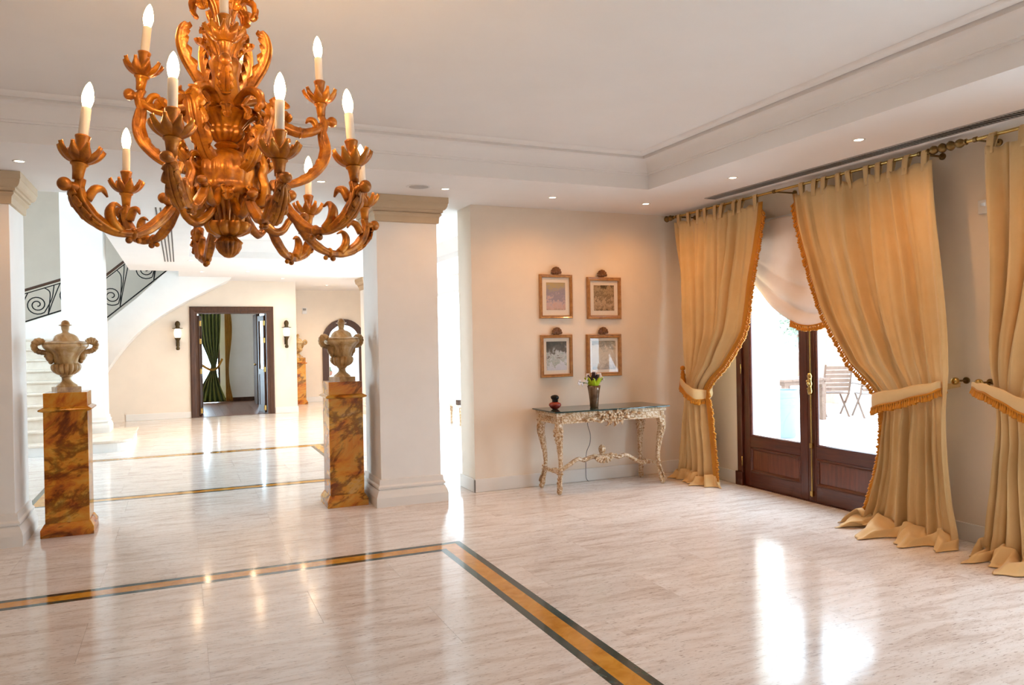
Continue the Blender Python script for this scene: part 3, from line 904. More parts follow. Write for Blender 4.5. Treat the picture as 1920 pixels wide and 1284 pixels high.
# scroll brackets round the bowl
bm_ = MB(); bm_.tube(catmull([(0.09, 0, 2.225), (0.125, 0, 2.235), (0.145, 0, 2.205), (0.135, 0, 2.165), (0.148, 0, 2.120), (0.138, 0, 2.075), (0.115, 0, 2.068), (0.108, 0, 2.095)], 26),
   [smooth_interp([(0, 0.010), (0.4, 0.015), (0.8, 0.015), (1, 0.008)], k/26) for k in range(27)], 10, lobe3, flat=1.4)
bm_.ball((0.112, 0, 2.092), 0.016, 10, 8)
BME = bm_.mesh('scroll_bracket'); BME.materials.append(M_gilt); BME.shade_smooth()
for a in (-155, -31, 30, 90, 150):
    o = bpy.data.objects.new('scroll_bracket', BME); link(o, ch); o.rotation_euler = (0, 0, R(a))
# ------------------------------------------------------------------ curtain rods, curtains, blind
ROD_X, ROD_Z = 5.05, 2.868
def rod(label, y0, y1, fin0, fin1):
    t = thing('curtain_rod', label, 'curtain rod', (ROD_X, y0, ROD_Z))
    L = y1 - y0
    m = MB(); m.tube([(0, 0, 0), (0, L, 0)], 0.0125, 12); m.build('pole', M_brass, t, smooth=True, angle=50)
    prof = [(0.0125, 0), (0.022, 0.004), (0.022, 0.014), (0.014, 0.020), (0.026, 0.034), (0.033, 0.052), (0.028, 0.072), (0.015, 0.088), (0.020, 0.096), (0.030, 0.108), (0.036, 0.124), (0.028, 0.140), (0.010, 0.152), (0.003, 0.156)]
    for yy, sg, on in ((0, -1, fin0), (L, 1, fin1)):
        if not on: continue
        q = MB(); q.lathe(prof, 16)
        q.v = [(x, yy + sg*z, y) for x, y, z in q.v]
        q.build('finial', M_brassd, t, smooth=True, angle=50)
    for yy in (0.06, L/2, L-0.06):
        q = MB(); q.tube([(0.25, yy, 0.0), (0, yy, -0.004)], 0.008, 8); q.lathe([(0.026, 0), (0.026, 0.010), (0.014, 0.016)], 14)
        n = len(q.v) - 14*3
        q.v = q.v[:n] + [(0.25 - z, yy + y, x) for x, y, z in q.v[n:]]
        q.tube([(-0.0, yy-0.012, 0), (0, yy+0.012, 0)], 0.019, 10)
        q.build('bracket', M_brassd, t, smooth=True, angle=50)
    return t
rod('brass curtain rod with urn finials over the visible french door', 3.86, 6.98, True, True)
rod('brass curtain rod entering at the right edge of the photo', 0.6, 3.55, True, True)

TASSEL = MB().lathe([(0.003, 0.004), (0.0062, 0.0), (0.0066, -0.006), (0.0046, -0.011), (0.0085, -0.022), (0.0118, -0.036), (0.0120, -0.043)], 7).mesh('tassel')
TASSEL.materials.append(M_fringe); TASSEL.shade_smooth()

def fringe(parent, pts, name='fringe', out=None, step=0.024, scale=1.0):
    """gimp band along a polyline with tassels hanging from it; out(p) = push direction"""
    pts = [Vector(p) for p in pts]
    m = MB(); m.tube(pts, 0.0075, 6); band = m.build(name, M_fringe, parent, smooth=True)
    acc = 0.0; k = 0
    for a, b in zip(pts, pts[1:]):
        L = (b-a).length
        while acc < L:
            p = a.lerp(b, acc/L); t = (b-a).normalized()
            o = bpy.data.objects.new('tassel', TASSEL); link(o, band)
            d = Vector((0, 0, -1)) if out is None else Vector(out(p, t)).normalized()
            d = (d + Vector((random.uniform(-.14, .14), random.uniform(-.14, .14), random.uniform(-.14, .14)))).normalized()
            o.location = p
            o.rotation_mode = 'QUATERNION'
            o.rotation_quaternion = Vector((0, 0, -1)).rotation_difference(d)
            s = scale*random.uniform(0.9, 1.15); o.scale = (s, s, s)
            k += 1
            acc += step
        acc -= L
    return band

def curtain(label, lead, outer, side, nf, tie_z, tabs, knob_y, seed, pool, ztop=2.80):
    """lead / outer: (z, y) edge tables from top to floor; side = +1 when the leading edge lies at smaller y"""
    rnd = random.Random(seed)
    yc = (lead[0][1] + outer[0][1])/2
    t = thing('curtain', label, 'curtain', (ROD_X, yc, 0), group='tied back gold curtains')
    lt = sorted(lead); ot = sorted(outer)
    ph = [rnd.uniform(-0.5, 0.5) for _ in range(nf+2)]
    NU, NV = 88, 110
    def span(z):
        return smooth_interp(lt, z) - yc, smooth_interp(ot, z) - yc
    npool = 18
    def P(u, v):
        # u: 0 top .. 1 floor incl. the puddle
        k = u*NU
        nz = NU - npool
        zz = lerp(ztop, 0.055, min(1.0, k/nz))
        yl, yo = span(zz)
        s = v
        w = abs(yo - yl)
        a = 2*PI*nf*(s + 0.030*math.sin(9*s + seed) + 0.018*math.sin(17*s + 2*seed + 0.8*zz))
        ca = math.cos(a)
        sharp = (1 - 2*abs(math.sin(a*0.5))**0.8) + 0.30*math.cos(2.37*a + seed) + 0.22*math.cos(0.53*a + 2*seed)
        dtie = abs(zz - tie_z)
        amp = interp([(0.0, 0.024), (0.10, 0.040), (0.4, 0.085), (1.0, 0.085), (1.5, 0.060), (1.75, 0.035)], dtie)
        amp *= 0.8 + 0.35*math.sin(3.1*s*PI + seed*1.7)
        belly = interp([(0.0, 0.055), (0.3, 0.045), (0.8, 0.02), (1.6, 0.0)], dtie)*math.sin(PI*s)
        hang = 0.0
        x = -amp*sharp*0.72 - belly + 0.010*math.sin(9*s + 4*zz + seed)
        y = lerp(yl, yo, s) + 0.012*math.sin(a)*min(1, w/0.5)
        z = zz
        top = max(0.0, 1 - k/5.0)
        z -= 0.022*top*(0.5 - 0.5*math.cos(2*PI*tabs*s))
        if k > nz:
            q = (k - nz)/npool
            out = pool*(0.25 + 0.75*math.sin(PI*s)**0.6)*(0.75 + 0.35*math.sin(a*0.5 + seed) + 0.18*math.sin(7*s*PI))
            x -= out*q
            y += (s - 0.5)*(0.36 if s < 0.5 else 0.10)*q*(1 if yo > yl else -1)
            z = 0.055 + 0.085*math.sin(PI*min(1, q*1.15))*(0.55 + 0.45*math.cos(a*0.5 + 1 + seed)) + 0.035*math.sin(q*8 + a*0.5)*(1-q) - 0.047*q
            z = max(0.006, z)
        x = min(x - 0.022, 0.20)
        return (x, y, z)
    m = MB(); m.grid(P, NU, NV)
    o = m.build('panel', M_curtain, t, smooth=True)
    sd = o.modifiers.new('thickness', 'SOLIDIFY'); sd.thickness = 0.004; sd.offset = 0
    # amber border along the leading edge, folded just inside it
    eg = [P(k/NU, 0.0) for k in range(NU+1-npool)]
    sgn = -1 if (outer[0][1] > lead[0][1]) else 1
    def BP(u, v):
        i = min(len(eg)-1, int(round(u*(len(eg)-1))))
        e = eg[i]
        return (e[0] - 0.010 + 0.012*v, e[1] + sgn*0.050*v, e[2])
    bq = MB(); bq.grid(BP, len(eg)-1, 3, 0.003); bq.build('border', M_lining, t, smooth=True)
    pts = [(e[0]+0.002, e[1] + sgn*0.050, e[2]) for e in eg[::2] if e[2] < ztop - 0.02]
    fringe(t, pts, 'fringe', lambda p, tt: (0, sgn*0.75, -0.7), 0.021, 1.05)
    # tabs looped over the rod
    for k in range(tabs):
        s = (k + 0.5)/tabs + rnd.uniform(-0.25, 0.25)/tabs
        s = min(0.985, max(0.015, s))
        e = Vector(P(0.0, s)); wdt = 0.024
        lp = []
        zr = ROD_Z; x0 = e.x
        ring = [(x0-0.004, e.z-0.05)]
        ring.append((min(-0.017, x0*0.5-0.012), zr-0.02))
        for i in range(7):
            a = PI - i/6*PI
            ring.append((0.018*math.cos(a), zr + 0.018*math.sin(a)))
        ring.append((0.014, zr-0.02)); ring.append((x0+0.010, e.z-0.05))
        C = catmull([(a, 0, b) for a, b in ring], 30)
        q = MB()
        def TP(u, v):
            c = C[min(30, int(round(u*30)))]
            return (c.x, e.y + (v-0.5)*2*wdt, c.z)
        q.grid(TP, 30, 3, 0.004); q.build('tab', M_curtain, t, smooth=True)
    # tie-back: a band from the wall knob round the front of the cloth
    yl, yo = span(tie_z)
    ky = knob_y - yc
    inner = yl + (0.02 if yl < yo else -0.02)*-1
    C = catmull([(0.085, ky, tie_z+0.066), (-0.035, lerp(ky, yo, 0.55), tie_z+0.062), (-0.125, lerp(yo, yl, 0.12), tie_z+0.040), (-0.150, lerp(yo, yl, 0.50), tie_z-0.02),
                 (-0.140, lerp(yo, yl, 0.88), tie_z-0.075), (0.0, inner, tie_z-0.09), (0.12, lerp(yl, yo, 0.2), tie_z-0.03), (0.225, lerp(ky, yo, 0.15), tie_z+0.05)], 48)
    def TB(u, v):
        c = C[min(48, int(round(u*48)))]
        hw = interp([(0, 0.016), (0.35, 0.045), (0.6, 0.058), (0.8, 0.04), (1, 0.014)], u)
        return (c.x - 0.006*math.sin(v*PI), c.y, c.z + (0.5-v)*2*hw + 0.004*math.sin(u*40 + v*6))
    q = MB(); q.grid(TB, 48, 8, 0.005); tb = q.build('tieback', M_curtain, t, smooth=True)
    low = [Vector(TB(k/48, 1.0)) + Vector((-0.006, 0, 0.004)) for k in range(1, 34)]
    fringe(tb, low, 'tieback_fringe', None, 0.019, 1.2)
    return t
def tassel_knot(t, x, y, z):
    m = MB(); m.ball((x, y, z), 0.028, 12, 8); m.ball((x, y, z-0.042), 0.020, 10, 8)
    m.lathe([(0.016, -0.050), (0.024, -0.060), (0.020, -0.078), (0.030, -0.12), (0.036, -0.175), (0.034, -0.185)], 14, lambda a, q: 1+0.08*math.cos(7*a), c=(x, y, z))
    m.build('tieback_tassel', M_fringe, t, smooth=True)
# (z, y) tables measured for the plane of the rod
C1L = [(2.80, 5.60), (2.55, 5.637), (2.10, 5.736), (1.59, 5.861), (1.25, 6.16), (1.05, 6.42), (0.95, 6.46), (0.80, 6.40), (0.44, 6.334), (0.05, 6.30)]
C1O = [(2.80, 6.925), (2.43, 6.90), (1.96, 6.836), (1.20, 6.762), (1.0, 6.76), (0.9, 6.78), (0.55, 6.827), (0.19, 6.88), (0.05, 6.92)]
c1 = curtain('gold tab-top curtain left of the french door, beside the console table', C1L, C1O, 1, 7, 1.02, 9, 6.90, 3, 0.20)
tassel_knot(c1, -0.06, 6.775 - (5.60+6.925)/2, 1.20)
C2L = [(2.80, 5.15), (2.28, 5.054), (1.755, 4.854), (1.305, 4.555), (1.08, 4.30), (0.98, 4.25), (0.81, 4.267), (0.51, 4.312), (0.20, 4.40), (0.05, 4.46)]
C2O = [(2.80, 3.80), (2.01, 3.74), (1.32, 3.70), (1.16, 3.70), (1.0, 3.715), (0.67, 3.72), (0.29, 3.70), (0.05, 3.66)]
curtain('gold tab-top curtain right of the french door, its tieback pulled to a brass knob', C2L, C2O, -1, 7, 1.10, 10, 3.80, 5, 0.34)
C3L = [(2.80, 2.20), (2.28, 2.30), (1.755, 2.50), (1.305, 2.78), (1.08, 2.95), (0.98, 3.0), (0.81, 2.98), (0.51, 2.95), (0.05, 2.85)]
C3O = [(2.80, 3.40), (1.98, 3.385), (1.33, 3.39), (1.15, 3.36), (0.90, 3.34), (0.54, 3.38), (0.16, 3.44), (0.05, 3.46)]
curtain('gold tab-top curtain cut off by the right edge of the photo', C3L, C3O, 1, 6, 1.10, 9, 3.60, 11, 0.32)

def holdback(label, y, z):
    t = thing('curtain_holdback', label, 'curtain knob', (5.3, y, z), group='brass curtain knobs')
    m = MB(); m.lathe([(0.004, -0.002), (0.017, 0.003), (0.026, 0.013), (0.0285, 0.026), (0.026, 0.038), (0.016, 0.048), (0.010, 0.053)], 18)
    m.v = [(-0.155 + z_, y_, x_) for x_, y_, z_ in m.v]; m.build('knob', M_brass, t, smooth=True)
    m = MB(); m.tube([(-0.105, 0, 0), (-0.010, 0, 0)], 0.007, 10); m.tube([(-0.014, 0, 0), (0.0, 0, 0)], 0.024, 16); m.build('stem', M_brassd, t, smooth=True, angle=40)
holdback('brass curtain knob holding the tieback right of the french door', 3.755, 1.185)
holdback('brass curtain knob holding the curtain at the right photo edge', 3.575, 1.18)
holdback('brass curtain knob behind the curtain next to the console table', 6.95, 1.10)

# draped festoon blind inside the door reveal
bl = thing('festoon_blind', 'blush silk festoon blind draped across the top of the french door', 'blind', (5.266, 5.32, 0))
def BL(u, v):
    y = lerp(0.93, -0.93, v)
    zb = 1.62 + 0.52*(abs(y + 0.20)/0.85)**1.8
    z0 = 2.66
    z = lerp(z0, zb, u)
    sag = math.cos((y+0.2)/0.95*PI/2)
    f = max(0, u - 0.45)/0.55
    x = -0.015 - 0.050*f*math.sin(min(1, f)*PI*0.75) - 0.068*f**0.7*abs(math.sin(f*PI*2.6 + 0.5*math.sin(y*3)))**0.7*max(0.2, sag)
    x -= 0.012*math.sin(y*9 + 2*u)*(1-f)
    x += 0.018*math.sin(y*16)*(f)*(0.4)
    return (x, y, z)
m = MB(); m.grid(BL, 64, 60, 0.004); m.build('drape', M_blind, bl, smooth=True)
fringe(bl, [Vector(BL(1.0, k/60)) + Vector((-0.008, 0, 0)) for k in range(29, 44)], 'blind_fringe', None, 0.017, 1.1)
m = MB(); m.box(-0.01, 0.05, -0.96, 0.96, 2.64, 2.675); m.build('headrail', M_white, bl)
# ------------------------------------------------------------------ pedestals and urns
def pedestal(label, cx, cy, rz=0.0):
    t = thing('marble_pedestal', label, 'pedestal', (cx, cy, 0), rz, 'tiger onyx pedestals')
    MB().sqlathe([(0.192, 0.0), (0.192, 0.062), (0.168, 0.105), (0.165, 0.110)]).build('base', M_onyx, t, bevel=0.002)
    MB().sqlathe([(0.160, 0.109), (0.160, 1.022)]).build('shaft', M_onyx, t, bevel=0.003)
    MB().sqlathe([(0.161, 1.018), (0.192, 1.030), (0.194, 1.040), (0.188, 1.044), (0.161, 1.058)]).build('collar', M_onyx, t, bevel=0.002)
    MB().sqlathe([(0.158, 1.056), (0.158, 1.172), (0.155, 1.175)]).build('cap', M_onyx, t, bevel=0.002)
    return t
pedestal('tiger onyx pedestal in front of the column at the left photo edge', -0.872, 7.335)
pedestal('tiger onyx pedestal touching the free-standing white column', 1.425, 7.335)

def urn_mesh():
    gad = lambda a, z: 1 + (0.16*abs(math.sin(8*a))**0.8 - 0.08 if 0.142 < z < 0.236 else (0.03*math.cos(8*a) if 0.25 < z < 0.37 else 0.0))
    b = MB()
    b.sqlathe([(0.090, 0.0), (0.090, 0.040), (0.084, 0.043)])
    b.lathe([(0.083, 0.042), (0.080, 0.055), (0.062, 0.068), (0.040, 0.088), (0.034, 0.105), (0.036, 0.122), (0.047, 0.130), (0.047, 0.137), (0.052, 0.141), (0.062, 0.146), (0.084, 0.162), (0.099, 0.182),
             (0.105, 0.205), (0.102, 0.225), (0.094, 0.237), (0.091, 0.240), (0.093, 0.262), (0.101, 0.290), (0.115, 0.318), (0.137, 0.345), (0.160, 0.366), (0.169, 0.376), (0.171, 0.392), (0.166, 0.400), (0.150, 0.402)], 128, gad)
    lid = MB()
    lid.lathe([(0.150, 0.400), (0.163, 0.404), (0.164, 0.413), (0.150, 0.419), (0.108, 0.424), (0.100, 0.430), (0.096, 0.446), (0.084, 0.465), (0.062, 0.481), (0.036, 0.490), (0.025, 0.497), (0.024, 0.508),
               (0.030, 0.524), (0.031, 0.545), (0.034, 0.551), (0.049, 0.555), (0.049, 0.561), (0.034, 0.565), (0.031, 0.580), (0.022, 0.594), (0.006, 0.601)], 40)
    h = MB()
    for s in (1,):
        h.tube(catmull([(s*0.160, 0, 0.412), (s*0.185, 0, 0.424), (s*0.212, 0, 0.418), (s*0.229, 0, 0.392), (s*0.222, 0, 0.360), (s*0.196, 0, 0.340), (s*0.160, 0, 0.332), (s*0.120, 0, 0.325)], 30),
               [smooth_interp([(0, 0.024), (0.2, 0.032), (0.5, 0.025), (0.8, 0.022), (1, 0.024)], k/30) for k in range(31)], 10, lambda a, u: 1+0.10*math.cos(u*70))
    k = MB()
    for s in (1,):
        k.ball((s*0.122, 0, 0.300), 0.042, 14, 10, (0.75, 0.95, 1.1)); k.ball((s*0.112, 0, 0.258), 0.026, 10, 8, (0.8, 1, 1)); k.ball((s*0.150, 0, 0.30), 0.012, 8, 6); k.ball((s*0.140, 0.016, 0.318), 0.012, 8, 6); k.ball((s*0.140, -0.016, 0.318), 0.012, 8, 6)
    return b.mesh('bowl'), lid.mesh('lid'), h.mesh('handle'), k.mesh('mask_ornament')
UM = urn_mesh()
for me in UM:
    me.materials.append(M_urn); me.shade_smooth(); me.set_sharp_from_angle(angle=R(42))
def urn(label, x, y, z, rz=0.0, sc=1.0):
    t = thing('lidded_urn', label, 'urn', (x, y, z), rz, 'veined onyx urns')
    for i, nm in enumerate(('bowl', 'lid', 'handle', 'mask_ornament')):
        for q in ((0,) if i < 2 else (0, PI)):
            o = bpy.data.objects.new(nm, UM[i]); link(o, t); o.rotation_euler = (0, 0, q)
    t.scale = (sc, sc, sc)
    return t
urn('veined onyx urn with lid on the pedestal beside the left edge column', -0.880, 7.335, 1.1755, R(20))
urn('veined onyx urn with lid on the pedestal beside the free-standing column', 1.425, 7.335, 1.1755, R(24))

# ------------------------------------------------------------------ console table
TX0, TX1, TY0, TY1 = 3.35, 4.70, 6.61, 7.145
tb = thing('console_table', 'carved cream and gilt console table with a dark glass top against the wall', 'table', ((TX0+TX1)/2, (TY0+TY1)/2, 0))
tw, td = (TX1-TX0)/2, (TY1-TY0)/2
k = NT('dark_green_glass'); k.base(c=(0.015, 0.050, 0.052), rough=0.04, spec=0.8); M_tabletop = k.m
MB().box(-tw, tw, -td, td, 0.812, 0.826).build('glass_top', M_tabletop, tb, bevel=0.004)
m = MB(); m.box(-tw+0.03, tw-0.03, -td+0.03, td-0.02, 0.795, 0.8115); m.build('top_board', M_console, tb, bevel=0.004)
ap = MB()
ap.frame([(0.045, 0.70), (0.045, 0.795), (0.075, 0.795), (0.075, 0.70)], -tw, tw, -td, td)
ap.frame([(0.030, 0.775), (0.030, 0.795), (0.045, 0.795), (0.045, 0.768)], -tw, tw, -td, td)
ap.frame([(0.034, 0.700), (0.034, 0.715), (0.045, 0.722), (0.045, 0.700)], -tw, tw, -td, td)
ap.build('apron', M_console, tb)
def rosette(m, c, r, n=6):
    for i in range(n):
        a = 2*PI*i/n
        m.ball((c[0]+r*0.62*math.cos(a), c[1], c[2]+r*0.62*math.sin(a)), r*0.42, 8, 6, (1, 0.7, 1))
    m.ball((c[0], c[1]-r*0.25, c[2]), r*0.36, 8, 6)
cv = MB()
rnd = random.Random(4)
def sprig(m, c, ang, L, w):
    d = (math.cos(ang), math.sin(ang)); q = (-d[1], d[0])
    pts = [(c[0]+d[0]*L*t + q[0]*0.25*L*math.sin(PI*t), c[1]-0.018*math.sin(PI*t), c[2]+d[1]*L*t + q[1]*0.25*L*math.sin(PI*t)) for t in [i/8 for i in range(9)]]
    m.tube(pts, [w*math.sin(PI*(0.08+0.88*i/8)) for i in range(9)], 8, flat=0.55)
for (x, z, r_) in ((0, 0.738, 0.050), (-0.090, 0.750, 0.038), (0.090, 0.750, 0.038), (-0.165, 0.758, 0.028), (0.165, 0.758, 0.028), (-0.042, 0.690, 0.030), (0.042, 0.690, 0.030)):
    for i in range(6):
        a_ = 2*PI*i/6 + x*7
        cv.ball((x+r_*0.62*math.cos(a_), -td+0.030, z+r_*0.62*math.sin(a_)), r_*0.46, 8, 6, (0.62+0.38*abs(math.cos(a_)), 0.5, 0.62+0.38*abs(math.sin(a_))))
    cv.ball((x, -td+0.020, z), r_*0.34, 8, 6)
for (x, z, an, L) in ((-0.03, 0.775, 120, 0.06), (0.03, 0.775, 60, 0.06), (-0.12, 0.73, 200, 0.08), (0.12, 0.73, -20, 0.08), (-0.19, 0.745, 170, 0.10), (0.19, 0.745, 10, 0.10), (-0.06, 0.70, 230, 0.06), (0.06, 0.70, -50, 0.06), (0, 0.695, -90, 0.05),
                      (-0.12, 0.775, 150, 0.07), (0.12, 0.775, 30, 0.07), (-0.27, 0.752, 188, 0.09), (0.27, 0.752, -8, 0.09)):
    sprig(cv, (x, -td+0.028, z), R(an), L, 0.016)
cv.build('floral_carving', M_console, tb, smooth=True)
for s in (-1, 1):
    q = MB()
    for i in range(-2, 3):
        rosette(q, (0, 0, 0), 0.024 - 0.004*abs(i), 6); n = 55
    q = MB()
    for i in range(-2, 3):
        sub = MB(); rosette(sub, (i*0.055, 0, 0.748), 0.026 - 0.004*abs(i), 6)
        q.add([(s*(tw-0.035) + (-s)*y*1.0*0 + y*0, x, z) if False else (s*(tw-0.040) - s*y*-1.0*0.0 + (y if s < 0 else -y), x, z) for x, y, z in sub.v], sub.f)
    q.build('side_carving', M_console, tb, smooth=True)
# cabriole leg (built once, facing -X -Y diagonal in local +X)
lg = MB()
pl = catmull([(0.0, 0, 0.74), (0.022, 0, 0.68), (0.030, 0, 0.60), (0.010, 0, 0.50), (-0.008, 0, 0.38), (-0.014, 0, 0.26), (-0.004, 0, 0.16), (0.016, 0, 0.085), (0.030, 0, 0.030)], 40)
lg.tube(pl, [smooth_interp([(0, 0.036), (0.12, 0.040), (0.25, 0.037), (0.45, 0.026), (0.72, 0.017), (0.85, 0.020), (0.93, 0.027), (1, 0.022)], i/40) for i in range(41)], 12, lambda a, u: 1 + 0.10*math.cos(4*a))
lg.ball((0.034, 0, 0.028), 0.028, 12, 8); lg.lathe([(0.014, 0.0), (0.018, 0.004), (0.016, 0.02)], 10, c=(0.032, 0, 0))
lg.box(-0.040, 0.040, -0.040, 0.040, 0.70, 0.794)
LEG = lg.mesh('leg'); LEG.materials.append(M_console); LEG.shade_smooth(); LEG.set_sharp_from_angle(angle=R(50))
kl = MB(); leaf_mb([(0.018, 0.40), (0.034, 0.48), (0.058, 0.56), (0.068, 0.62), (0.058, 0.68), (0.068, 0.705)], 0.040, 5, mb=kl)
for sy in (-1, 1):
    kl.ball((0.045, sy*0.035, 0.63), 0.022, 8, 6); kl.ball((0.040, sy*0.036, 0.585), 0.017, 8, 6); kl.ball((0.030, sy*0.033, 0.545), 0.013, 8, 6)
KL = kl.mesh('knee_leaf'); KL.materials.append(M_console); KL.shade_smooth()
fo = MB(); leaf_mb([(0.006, 0.21), (0.020, 0.16), (0.040, 0.11), (0.056, 0.07)], 0.026, 4, mb=fo); fo.ball((0.010, 0.024, 0.20), 0.012, 8, 6); fo.ball((0.010, -0.024, 0.20), 0.012, 8, 6); fo.ball((0.0, 0, 0.235), 0.028, 10, 6, (1, 1, 0.5))
FO = fo.mesh('foot_leaf'); FO.materials.append(M_console); FO.shade_smooth()
for sx in (-1, 1):
    for sy in (-1, 1):
        o = bpy.data.objects.new('leg', LEG); link(o, tb)
        o.location = (sx*(tw-0.088), sy*(td-0.088) , 0); o.rotation_euler = (0, 0, math.atan2(sy, sx))
        for nm, me in (('knee_leaf', KL), ('foot_leaf', FO)):
            q = bpy.data.objects.new(nm, me); link(q, o)
ly, lx = td-0.088, tw-0.088
st = MB()
for sx in (-1, 1):
    st.box(sx*lx-0.016, sx*lx+0.016, -ly, ly, 0.195, 0.222)
    st.tube(catmull([(sx*lx, 0, 0.205), (sx*(lx-0.10), 0, 0.205), (sx*(lx-0.20), 0, 0.250), (sx*(lx-0.30), 0, 0.300), (sx*(lx-0.38), 0, 0.285), (sx*0.12, 0, 0.310), (0, 0, 0.300)], 30),
            [smooth_interp([(0, 0.018), (0.3, 0.022), (0.6, 0.020), (1, 0.024)], i/30) for i in range(31)], 10, lobe3)
    st.tube([(sx*lx + 0, 0, 0.208), (sx*(lx-0.05), 0, 0.208)], 0.026, 10)
    for i in range(4):
        st.ball((sx*(0.10 + 0.055*i), -0.012, 0.325 - 0.012*i), 0.022-0.003*i, 8, 6, (1.4, 0.9, 0.8))
st.build('stretcher', M_console, tb, smooth=True, angle=50)
sh = MB()
for i in range(7):
    a = R(-75 + 25*i)
    sh.tube(catmull([(0, -0.02, 0.310), (0.05*math.sin(a), -0.045, 0.310 - 0.010*math.cos(a)), (0.105*math.sin(a), -0.030, 0.300 - 0.055*math.cos(a))], 8), [0.010+0.0012*q for q in range(9)], 8)
sh.lathe([(0.018, 0.315), (0.030, 0.325), (0.024, 0.340), (0.034, 0.360), (0.040, 0.385), (0.030, 0.410), (0.014, 0.425), (0.004, 0.43)], 18, lambda a, z: 1+0.12*math.cos(6*a))
sh.build('shell_finial', M_console, tb, smooth=True)
# things on and under the console
vs = thing('flower_vase', 'brown tapered vase of lime and dark purple flowers on the console table', 'vase', (3.93, 6.86, 0.8265))
k = NT('smoky_bronze_glass'); v = k.coords(); n = k.noise(v, 12, 4); r = k.ramp(n, 0, [(0.3, (0.10, 0.05, 0.025)), (0.7, (0.30, 0.19, 0.11))]); k.base(rough=0.12, spec=0.7, metal=0.3, src=r); M_vase = k.m
MB().lathe([(0.040, 0.0), (0.044, 0.006), (0.047, 0.06), (0.053, 0.12), (0.062, 0.18), (0.070, 0.225), (0.066, 0.226), (0.058, 0.18), (0.048, 0.12)], 24).build('vase_body', M_vase, vs, smooth=True)
k = NT('lime_petal'); k.base(c=(0.46, 0.60, 0.015), rough=0.5); M_lime = k.m
k = NT('purple_petal'); k.base(c=(0.022, 0.008, 0.014), rough=0.6); M_purple = k.m
k = NT('pale_petal'); k.base(c=(0.80, 0.70, 0.68), rough=0.6); M_pale = k.m
k = NT('plant_green'); k.base(c=(0.07, 0.20, 0.03), rough=0.5); M_leafg = k.m
pm = leaf_mb([(0.0, 0.0), (0.03, 0.025), (0.055, 0.065), (0.075, 0.10)], 0.034, 1, thick=0.003, nu=12, nv=6, lean=0.1).mesh('petal'); pm.materials.append(M_lime); pm.shade_smooth()
for i in range(9):
    o = bpy.data.objects.new('petal', pm); link(o, vs); o.location = (0.02*math.cos(i*0.7), 0.02*math.sin(i*0.7), 0.205 + 0.004*(i % 3)); o.rotation_euler = (0, 0, i*2*PI/9)
pp = leaf_mb([(0.0, 0.0), (0.014, 0.02), (0.030, 0.035), (0.040, 0.055)], 0.020, 1, thick=0.003, nu=10, nv=6, lean=0.1).mesh('dark_petal'); pp.materials.append(M_purple); pp.shade_smooth()
for i in range(16):
    o = bpy.data.objects.new('dark_petal', pp); link(o, vs); rr = 0.012 + 0.025*(i % 3)/2
    o.location = (rr*math.cos(i*1.3), rr*math.sin(i*1.3), 0.265 + 0.03*(2-(i % 3))/2); o.rotation_euler = (0, R(-35 + 30*(i % 3)), i*1.3)
MB().ball((0, 0, 0.285), 0.040, 12, 8).build('flower_heart', M_purple, vs, smooth=True)
op = MB()
for i in range(5):
    a = 2*PI*i/5
    op.ball((0.018*math.cos(a), 0, 0.018*math.sin(a)), 0.014, 8, 6, (1, 0.35, 1))
OPM = op.mesh('blossom'); OPM.materials.append(M_pale); OPM.shade_smooth()
for (x, y, z, a) in ((-0.085, -0.02, 0.285, 0.4), (-0.125, 0.01, 0.25, 0.8), (0.085, -0.01, 0.29, -0.5), (0.075, 0.02, 0.325, -0.3), (-0.06, 0.02, 0.325, 0.2), (-0.17, -0.005, 0.265, 0.5), (0.02, 0.03, 0.345, 0)):
    o = bpy.data.objects.new('blossom', OPM); link(o, vs); o.location = (x, y, z); o.rotation_euler = (0.2, 0.3, a)
stm = MB()
for (x, y, z) in ((-0.085, -0.02, 0.285), (-0.125, 0.01, 0.25), (0.085, -0.01, 0.29), (0.075, 0.02, 0.325), (-0.17, -0.005, 0.265)):
    stm.tube(catmull([(0, 0, 0.16), (x*0.5, y*0.5, 0.25), (x, y, z)], 8), 0.0025, 6)
stm.build('stem', M_leafg, vs, smooth=True)
jr = thing('lidded_jar', 'small round red jar with a black ruffled top on the console table', 'jar', (3.49, 6.89, 0.8265))
k = NT('red_lacquer'); k.base(c=(0.26, 0.030, 0.018), rough=0.35); M_red = k.m
MB().lathe([(0.022, 0), (0.032, 0.004), (0.052, 0.022), (0.064, 0.044), (0.056, 0.062), (0.034, 0.072), (0.026, 0.076)], 24).build('jar_body', M_red, jr, smooth=True)
MB().lathe([(0.027, 0.074), (0.030, 0.082), (0.026, 0.095), (0.038, 0.112), (0.040, 0.128), (0.028, 0.140), (0.008, 0.146)], 28, lambda a, z: 1+0.10*math.sin(7*a+60*z)).build('ruffled_top', M_black, jr, smooth=True)
cd = MB(); cd.tube(catmull([(3.945, 7.03, 0.700), (3.940, 7.02, 0.62), (3.985, 7.05, 0.52), (3.995, 7.08, 0.42), (3.965, 7.10, 0.33), (3.97, 7.13, 0.22), (3.98, 7.15, 0.05), (4.00, 7.14, 0.006)], 40), 0.003, 6)
tag(cd.build('power_cord', M_black, smooth=True), 'thin black cord hanging below the console table top', 'cord')

